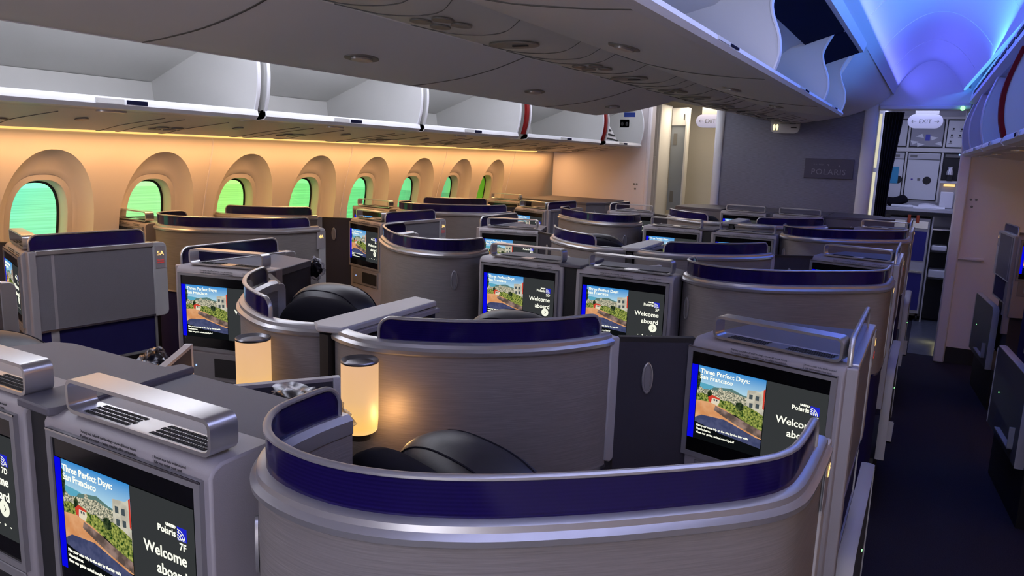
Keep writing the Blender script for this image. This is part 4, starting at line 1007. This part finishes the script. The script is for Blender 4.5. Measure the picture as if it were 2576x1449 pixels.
# curtain bunched at the right doorway
bm = bmesh.new(); secs = []
for j in range(15):
    u = j / 14; z = 2.20 - 2.15 * u; w = .16 - .06 * min(1, u * 3.2) ; x0 = .735 + .01 * u
    ring = []; N = 36
    for i in range(N + 1): s = i / N; ring.append((x0 + w * s, 7.69 + .022 * math.sin(s * 2 * math.pi * 6), z))
    for i in range(N, -1, -1): s = i / N; ring.append((x0 + w * s, 7.715 + .022 * math.sin(s * 2 * math.pi * 6), z))
    secs.append(ring)
loft(bm, secs); o = obj('curtain', bm, curtain_m, org=(.82, 7.7, 2.2)); tag(o, 'dark navy curtain bunched at the left side of the right doorway', 'curtain')
for z0, z1 in ((1.70, 2.18), (.95, 1.66)):
    bm = BOX(.702, .722, 7.60, 7.64, z0, z1); o = obj('doorway_light', bm, mat('warm_doorway_strip', (0, 0, 0), .5, emit=(.85, .80, .58), es=.8), org=(.712, 7.62, z0)); tag(o, 'vertical pale lit strip beside the navy curtain, %s' % ('upper half' if z0 > 1.5 else 'lower half'), 'light strip', 'doorway light strips')
# wall plaque with lettering
def letters(name, body, size, loc, m, parent, al='CENTER', bold=0, sp=1.0):
    return put(name, text_mesh(body, size, al, bold, sp), face_matrix(Vector(loc), (1, 0, 0), (0, -1, 0)), m, parent)
bm = BOX(.125, .545, 7.485, 7.50, 1.585, 1.765); pq = obj('wall_plaque', bm, foam, org=(.335, 7.49, 1.6), bevel=.003); tag(pq, 'dark plaque reading UNITED POLARIS on the bulkhead', 'plaque')
letters('plaque_lettering', 'POLARIS', .072, (.335, 7.4845, 1.622), plaque_txt, pq, sp=1.12); letters('plaque_small_lettering', 'UNITED', .018, (.245, 7.4845, 1.705), plaque_txt, pq, sp=1.5)
for (sx, sz, sr) in ((.375, 1.695, .004), (.425, 1.702, .011), (.465, 1.712, .004)):
    bm = bmesh.new(); st = [(sx + (sr if i % 2 == 0 else sr * .25) * math.cos(math.pi * i / 4), 0, sz + (sr if i % 2 == 0 else sr * .25) * math.sin(math.pi * i / 4)) for i in range(8)]
    loft(bm, [[(p[0], y_, p[2]) for p in st] for y_ in (7.4835, 7.4855)]); obj('plaque_star', bm, plaque_txt, pq)
bm = bmesh.new(); loft(bm, [[(.318, y_, 1.716), (.336, y_, 1.716), (.336, y_, 1.698)] for y_ in (7.4835, 7.4855)]); obj('plaque_emblem', bm, plaque_txt, pq)
# lavatory sign under the overhead
root = thing('lavatory_sign', (-.06, 7.4, 2.12), 'small grey hanging sign with a lit restroom pictogram before the bulkhead', 'sign')
bm = bmesh.new(); pts = [(-.19, 2.10), (-.19, 2.03), (-.18, 2.0), (-.15, 1.985), (.02, 1.985), (.055, 1.997), (.065, 2.03), (.065, 2.10)]
loft(bm, [[(x, y_, z) for x, z in pts] for y_ in (7.36, 7.40)]); obj('sign_body', bm, lightgrey, root)
lavm = mat('lit_pictogram', (0, 0, 0), .5, emit=(1, .90, .45), es=1.6)
for px in (-.158, -.132):
    bm = bmesh.new(); loft(bm, [[(px + sx * .011, y_, z) for sx, z in ((-.5, 2.012), (-1, 2.04), (-.8, 2.058), (0, 2.066), (.8, 2.058), (1, 2.04), (.5, 2.012))] for y_ in (7.355, 7.36)]); obj('pictogram', bm, lavm, root)
bm = BOX(-.01, .04, 7.357, 7.36, 2.032, 2.040); obj('unlit_symbol', bm, seam, root)
# exit signs
def exit_sign(c, label, w=.165, h=.073):
    root = thing('exit_sign', c, label, 'exit sign', 'rounded exit signs')
    N = 10; pts = [(w - h + h * math.cos(math.pi / 2 - math.pi * i / N), h * math.sin(math.pi / 2 - math.pi * i / N)) for i in range(N + 1)] + [(-(w - h) - h * math.cos(math.pi / 2 - math.pi * i / N), -h * math.sin(math.pi / 2 - math.pi * i / N)) for i in range(N + 1)]
    bm = bmesh.new(); loft(bm, [[(c[0] + x * k, c[1] + o, c[2] + z * k) for x, z in pts] for k, o in ((1, .03), (1, .004), (.985, 0), (.90, -.001))]); obj('sign_body', bm, exit_m, root)
    letters('exit_lettering', 'EXIT', .058, (c[0], c[1] - .003, c[2] - .020), dark_txt, root)
    for sx in (-1, 1):
        bm = bmesh.new(); x0 = c[0] + sx * .082; x1 = c[0] + sx * .128
        for q in ([(x0, 0.0025), (x1, .0025), (x1, -.0025), (x0, -.0025)], [(x1, 0), (x1 - sx * .014, .016), (x1 - sx * .018, .013), (x1 - sx * .006, 0)], [(x1, 0), (x1 - sx * .014, -.016), (x1 - sx * .018, -.013), (x1 - sx * .006, 0)]):
            loft(bm, [[(x, c[1] + o, c[2] + z) for x, z in q] for o in (-.0035, -.0025)])
        obj('arrow', bm, dark_txt, root)
    bm = BOX(c[0] - .10, c[0] + .12, c[1] + .0, c[1] + .02, c[2] + h, 2.405 if c[0] > 0 else 2.42); obj('mount', bm, psu_dark, root)
exit_sign((1.04, 9.05, 2.195), 'rounded EXIT sign with arrows hanging in the right galley doorway')
exit_sign((-1.09, 8.6, 2.155), 'rounded EXIT sign with arrows in the left doorway, cut by the bulkhead')

# ------------------------------------------------------------------ galley seen through the right doorway
GY = 9.80
gal = thing('galley_unit', (1.1, GY, 0), 'galley wall of white inserts and steel frames behind the right doorway', 'galley')
bm = BOX(.45, 1.95, GY + .02, GY + .5, 0, 2.36); obj('galley_carcass', bm, galley_steel, gal)
for x0, x1 in ((.70, .715), (.872, .892), (1.232, 1.252), (1.50, 1.515)):
    bm = BOX(x0, x1, GY - .012, GY + .02, 1.33, 2.27); obj('upright', bm, cabin_white, gal, bevel=.002)
for z0, z1 in ((1.895, 1.94), (2.262, 2.29)):
    bm = BOX(.70, 1.52, GY - .02, GY + .02, z0, z1); obj('shelf_edge', bm, cabin_white, gal, bevel=.003)
def framed(x0, x1, z0, z1, m, nm):
    bm = BOX(x0, x1, GY - .002, GY + .02, z0, z1); f = obj('black_surround', bm, black, gal)
    bm = BOX(x0 + .010, x1 - .010, GY - .008, GY, z0 + .010, z1 - .010); return obj(nm, bm, m, f, bevel=.004)
framed(.715, .872, 1.945, 2.258, galley_steel, 'locker_door')
tr = framed(.892, 1.232, 1.945, 2.258, mat('clear_bin_front', (.28, .28, .33), .25), 'container_front')
for i, (x, z, c) in enumerate(((.94, 2.0, .5), (1.0, 2.07, .7), (1.13, 2.05, .6), (1.19, 1.99, .75), (1.0, 1.975, .6))):
    bm = bmesh.new(); a = .3 + i; pts = [(x + .05 * math.cos(a + j * 2.1), z + .028 * math.sin(a + j * 2.1)) for j in range(3)]
    loft(bm, [[(p[0], y_, p[1]) for p in pts] for y_ in (GY - .0095, GY - .0078)]); obj('folded_paper', bm, galley_white, tr)
bm = BOX(1.05, 1.095, GY - .011, GY - .008, 2.02, 2.09); obj('blue_label', bm, mat('blue_label', (.06, .07, .40), .6), tr)
kp = framed(1.252, 1.50, 1.945, 2.258, galley_white, 'control_panel')
for x, z in ((1.315, 2.155), (1.395, 2.150), (1.305, 2.085), (1.385, 2.080), (1.300, 2.015)):
    bm = bmesh.new(); disc(bm, (x, GY - .008, z), (1, 0, 0), (0, 0, 1), (0, -1, 0), .010, .010, .010); obj('control_knob', bm, black, kp)
    bm = BOX(x - .018, x + .018, GY - .0095, GY - .008, z - .024, z - .018); obj('knob_mark', bm, psu_dark, kp)
for x0, x1 in ((.715, .872), (.892, 1.232)):
    d = framed(x0, x1, 1.345, 1.890, galley_white, 'insert_door')
    bm = BOX(x0 + .012, x1 - .012, GY - .012, GY - .008, 1.815, 1.872); obj('door_handle_band', bm, galley_steel, d, bevel=.003)
    bm = BOX(x0 + .012, x1 - .012, GY - .013, GY - .008, 1.806, 1.812); obj('dark_gap', bm, black, d)
    bm = BOX(x0 + .03, min(x0 + .10, x1 - .03), GY - .0128, GY - .012, 1.83, 1.86); obj('printed_label', bm, psu_dark, d)
    cx = (x0 + x1) / 2 + (.055 if x0 > .8 else .03)
    bm = bmesh.new(); disc(bm, (cx, GY - .008, 1.575), (1, 0, 0), (0, 0, 1), (0, -1, 0), .042, .045, .004); obj('round_black_grip', bm, black, d)
    if x0 < .8: bm = BOX(.745, .822, GY - .016, GY - .013, 1.53, 1.72); obj('blue_paper', bm, mat('cyan_paper', (.05, .32, .55), .7), d)
    else:
        bm = BOX(.955, .975, GY - .010, GY - .008, 1.575, 1.592); obj('small_emblem', bm, mat('emblem_violet', (.08, .05, .30), .6), d)
        bm = BOX(1.02, 1.05, GY - .010, GY - .008, 1.57, 1.60); obj('small_label', bm, psu_dark, d)
nb = framed(1.252, 1.50, 1.585, 1.890, black, 'brewer_recess')
bm = BOX(1.27, 1.42, GY - .02, GY - .008, 1.84, 1.875); obj('brewer_head', bm, psu_dark, nb)
bm = bmesh.new(); disc(bm, (1.405, GY - .02, 1.872), (1, 0, 0), (0, 0, 1), (0, -1, 0), .009, .009, .004); obj('blue_indicator', bm, blue_led, nb)
bm = BOX(1.25, 1.50, GY - .05, GY - .005, 1.555, 1.580); obj('steel_ledge', bm, galley_white, nb)
bm = bmesh.new(); N = 20; prof = [(.022, 1.64), (.034, 1.648), (.036, 1.68), (.024, 1.715), (.026, 1.735)]
loft(bm, [[(1.335 + r_ * math.cos(2 * math.pi * i / N), GY - .05 + r_ * math.sin(2 * math.pi * i / N), z) for i in range(N)] for r_, z in prof]); o = obj('coffee_pot', bm, chrome, org=(1.335, GY - .05, 1.58)); tag(o, 'shiny steel coffee pot in the black brewer recess', 'coffee pot')
bm = BOX(1.31, 1.36, GY - .07, GY - .03, 1.581, 1.641); o = obj('pot_stand', bm, black, org=(1.335, GY - .05, 1.58)); tag(o, 'black warmer block under the steel coffee pot', 'warmer')
bm = BOX(1.29, 1.40, GY - .03, GY - .005, 1.520, 1.545); obj('amber_work_light', bm, mat('amber_light', (0, 0, 0), .5, emit=(1, .65, .25), es=1.2), gal)
ct = thing('galley_counter', (1.1, GY - .2, 0), 'steel galley counter with black edge below the inserts', 'counter')
bm = BOX(.55, 1.9, GY - .40, GY + .01, 1.235, 1.275); obj('countertop', bm, galley_steel, ct, bevel=.004)
bm = BOX(.55, 1.9, GY - .405, GY, 1.195, 1.235); obj('black_edge', bm, black, ct)
bm = BOX(.80, 1.02, GY - .38, GY - .22, 1.276, 1.300); o = obj('serving_tray', bm, galley_white, org=(.9, GY - .3, 1.28), bevel=.006); tag(o, 'white tray on the galley counter beside the curtain', 'tray')
bm = bmesh.new(); blob(bm, (.84, GY - .16, 1.335), .12, .07, .06, (1, 0, 0), (0, 1, 0), 2.2)
for v in bm.verts: v.co.z += .02 * math.sin(v.co.x * 28 + 1)
o = obj('dark_bag', bm, seatfab, org=(.84, GY - .16, 1.28)); tag(o, 'crumpled dark bag on the galley counter by the curtain', 'bag')
for i, (x, w, h) in enumerate(((1.20, .13, .045), (1.03, .07, .022))):
    bm = bmesh.new(); secs = []
    for j in range(9):
        u = j / 8; xx = x - w + 2 * w * u; hh = h * (.75 + .3 * math.sin(u * 5 + i)); secs.append([(xx, GY - .33, 1.277), (xx, GY - .12, 1.277), (xx, GY - .13, 1.277 + hh), (xx, GY - .32, 1.277 + hh * .8)])
    loft(bm, secs); o = obj('folded_linen', bm, lipm, org=(x, GY - .2, 1.28)); tag(o, ('large folded white linen on the galley counter right of the insert door' if i == 0 else 'small crumpled white cloth on the counter between bag and folded linen'), 'linen', 'white linens')
bm = BOX(1.27, 1.40, GY - .16, GY - .03, 1.277, 1.46); o = obj('paper_stack', bm, lipm, org=(1.33, GY - .1, 1.28), bevel=.01); tag(o, 'stack of white boxes under the amber work light', 'boxes')
for i, x in enumerate((1.0, 1.085)):
    bm = bmesh.new(); cyl(bm, (x, GY - .44, 0), .016, 1.115, 1.20); o = obj('orange_tag', bm, mat('orange_strap', (.40, .06, .02), .6), org=(x, GY - .44, 1.11)); tag(o, '%s small orange strap hanging over the front edge of the galley counter' % ('left' if i == 0 else 'right'), 'strap', 'orange straps')
def cart(x0, x1, label, m, kind=0):
    root = thing('service_cart', ((x0 + x1) / 2, GY - .2, 0), label, 'cart', 'galley carts')
    bm = BOX(x0, x1, GY - .36, GY, .09, 1.165); obj('cart_body', bm, galley_steel, root, bevel=.006)
    bm = BOX(x0 + .02, x1 - .02, GY - .366, GY - .36, .69, 1.02); obj('upper_panel', bm, m, root)
    bm = BOX(x0 + .02, x1 - .02, GY - .366, GY - .36, .13, .55); obj('lower_panel', bm, cart_blue if kind == 0 else black, root)
    bm = BOX(x0 + .02, x1 - .02, GY - .38, GY - .36, .565, .580); obj('cart_handle', bm, chrome, root)
    bm = BOX(x0 + .015, x1 - .015, GY - .376, GY - .36, 1.05, 1.135); obj('top_latch', bm, alu, root, bevel=.004)
    for xx in (x0 + .03, x1 - .03):
        bm = bmesh.new(); disc(bm, (xx, GY - .30, .045), (0, 1, 0), (0, 0, 1), (1, 0, 0), .045, .045, .02); obj('wheel', bm, black, root)
cart(.80, .985, 'pale steel cart under the counter nearest the curtain', galley_steel)
cart(1.00, 1.21, 'blue fronted service cart in the middle under the counter', cart_blue)
sh = thing('open_cabinet', (1.36, GY - .2, 0), 'dark open cabinet with shelves under the right end of the counter', 'cabinet')
bm = bmesh.new(); box(bm, 1.225, 1.24, GY - .36, GY, 0, 1.19); obj('side_panel', bm, galley_steel, sh)
bm = BOX(1.24, 1.6, GY - .05, GY, 0, 1.04); obj('back_panel', bm, black, sh)
bm = BOX(1.24, 1.6, GY - .36, GY - .05, 1.045, 1.06); obj('top_tray', bm, alu, sh)
bm = BOX(1.24, 1.6, GY - .36, GY - .05, .80, .81); obj('shelf', bm, black, sh)
bm = BOX(1.24, 1.6, GY - .36, GY - .05, .50, .51); obj('shelf', bm, black, sh)
bm = BOX(1.25, 1.40, GY - .33, GY - .1, .812, .872); o = obj('napkin_pile', bm, lipm, org=(1.32, GY - .2, .81), bevel=.012); tag(o, 'pile of white napkins on the upper shelf of the open cabinet', 'napkins')
bm = BOX(1.25, 1.42, GY - .33, GY - .1, .512, .60); o = obj('storage_box', bm, galley_white, org=(1.33, GY - .2, .51), bevel=.01); tag(o, 'white box on the lower shelf of the open cabinet', 'box')
struct('wall_galley_side', BOX(1.62, 1.7, 7.66, GY + .3, 0, 2.4), part_mat)
struct('ceiling_galley', BOX(.6, 1.7, 7.6, 10.3, 2.40, 2.44), ceil_mat)
bm = BOX(.62, .68, 7.58, GY + .3, 0, 2.4); struct('wall_galley_inner', bm, galley_white)
# ------------------------------------------------------------------ door area seen through the left doorway
cream = mat('door_lining', (.70, .66, .58), .6)
struct('ceiling_door_area', BOX(-2.5, -.55, 7.58, 10.3, 2.42, 2.46), cream)
struct('wall_door_area', BOX(-2.5, -.55, 9.25, 9.31, 0, 2.42), cream)
struct('wall_door_inner', BOX(-.72, -.66, 7.60, 9.25, 0, 2.42), cream)
lk = thing('locker', (-1.74, 8.4, 0), 'tall pale locker stack with small chrome latches in the left doorway', 'locker')
bm = BOX(-1.90, -1.535, 8.2, 8.6, 0, 2.32); obj('locker_body', bm, cabin_white, lk, bevel=.01)
for z0, z1 in ((1.78, 2.27), (.98, 1.74), (.05, .94)):
    bm = BOX(-1.88, -1.56, 8.192, 8.2, z0, z1); d = obj('locker_door', bm, cabin_white, lk, bevel=.004)
    for zz in ((z0 + .12, z1 - .16) if z0 > .9 else (z1 - .1,)):
        bm = BOX(-1.625, -1.600, 8.186, 8.192, zz, zz + .04); obj('latch', bm, chrome, d)
cl = thing('door_frame_locker', (-1.45, 8.6, 0), 'narrow grey vented door beside the pale locker stack', 'door')
bm = BOX(-1.53, -1.36, 8.60, 8.66, 1.12, 2.10); obj('vented_door', bm, mat('blue_grey_door', (.26, .29, .33), .5), cl)
bm = BOX(-1.53, -1.36, 8.58, 8.66, 2.10, 2.30); obj('upper_cabinet', bm, cabin_white, cl, bevel=.006)
bm = BOX(-1.53, -1.36, 8.56, 8.66, 0, 1.08); obj('lower_cabinet', bm, cabin_white, cl, bevel=.006)
for z0 in (1.22, 1.88):
    bm = BOX(-1.50, -1.46, 8.594, 8.60, z0, z0 + .13); obj('vent_grille', bm, psu_dark, cl)
bm = BOX(-1.355, -1.335, 8.55, 8.66, 0, 2.3); obj('door_jamb', bm, cabin_white, cl)
bm = BOX(-1.39, -1.375, 8.574, 8.58, 2.17, 2.23); obj('cabinet_latch', bm, chrome, cl)
bm = BOX(-1.47, -1.43, 8.552, 8.56, .95, 1.05); obj('lower_latch', bm, seam, cl)
hs = thing('crew_handset', (-.98, 9.2, 1.3), 'grey crew handset panel on the cream wall in the left doorway', 'handset')
bm = bmesh.new(); blob(bm, (-.93, 9.22, 1.46), .10, .04, .13, (1, 0, 0), (0, 1, 0), 4); obj('panel', bm, cabin_white, hs)
bm = BOX(-.99, -.91, 9.172, 9.18, 1.42, 1.53); obj('speaker_grille', bm, psu_dark, hs, bevel=.006)
bm = BOX(-.97, -.90, 9.18, 9.25, 1.0, 1.34); obj('handset_body', bm, cabin_white, hs, bevel=.01)
bm = BOX(-1.14, -1.06, 9.244, 9.25, 1.60, 1.63); o = obj('wall_notice', bm, psu_dark, org=(-1.1, 9.24, 1.6)); tag(o, 'small dark notice on the cream wall of the left door area', 'notice')
bm = BOX(-1.52, -1.22, 8.55, 8.62, 2.405, 2.420); o = obj('door_ceiling_light', bm, mat('cool_ceiling_light', (0, 0, 0), .5, emit=(.55, .75, 1), es=2.0), org=(-1.3, 8.6, 2.41)); tag(o, 'slim cool white ceiling light above the left door area', 'light')
# bag and safety card in the foremost left bin
bg_ = thing('stowed_bag', (-1.72, 6.62, 1.86), 'white and black striped bag lying in the foremost left bin', 'bag')
bm = bmesh.new(); loft(bm, [[(x, 6.50, 1.865), (x, 7.02, 1.865), (x, 6.92, 1.93), (x, 6.66, 2.08), (x, 6.52, 2.10)] for x in (-1.92, -1.56)]); obj('bag_body', bm, lipm, bg_, bevel=.015)
for j in range(5):
    bm = bmesh.new(); z = 1.875 + .045 * j; y1 = 7.0 - .09 * j
    tube3(bm, [Vector((-1.552, 6.52, z + .01)), Vector((-1.550, (6.52 + y1) / 2, z + .012)), Vector((-1.552, y1 - .02, z - .004))], [Vector((1, 0, 0))] * 3, .006, .016, seg=6); obj('black_strap', bm, seam, bg_)
cdm = BOX(-1.70, -1.60, 7.396, 7.402, 2.02, 2.10)
cd = obj('safety_card', cdm, lipm, org=(-1.65, 7.4, 2.06)); tag(cd, 'white pictogram card on the end wall of the foremost left bin', 'card')
for x in (-1.675, -1.625):
    bm = bmesh.new(); disc(bm, (x, 7.396, 2.055), (1, 0, 0), (0, 0, 1), (0, -1, 0), .014, .020, .002); obj('pictogram', bm, dark_txt, cd)
bm = BOX(-1.66, -1.54, 7.394, 7.402, 2.125, 2.17); o = obj('blue_notice', bm, mat('blue_notice', (.02, .05, .30), .5), org=(-1.6, 7.4, 2.15)); tag(o, 'blue notice above the pictogram card in the foremost left bin', 'notice')
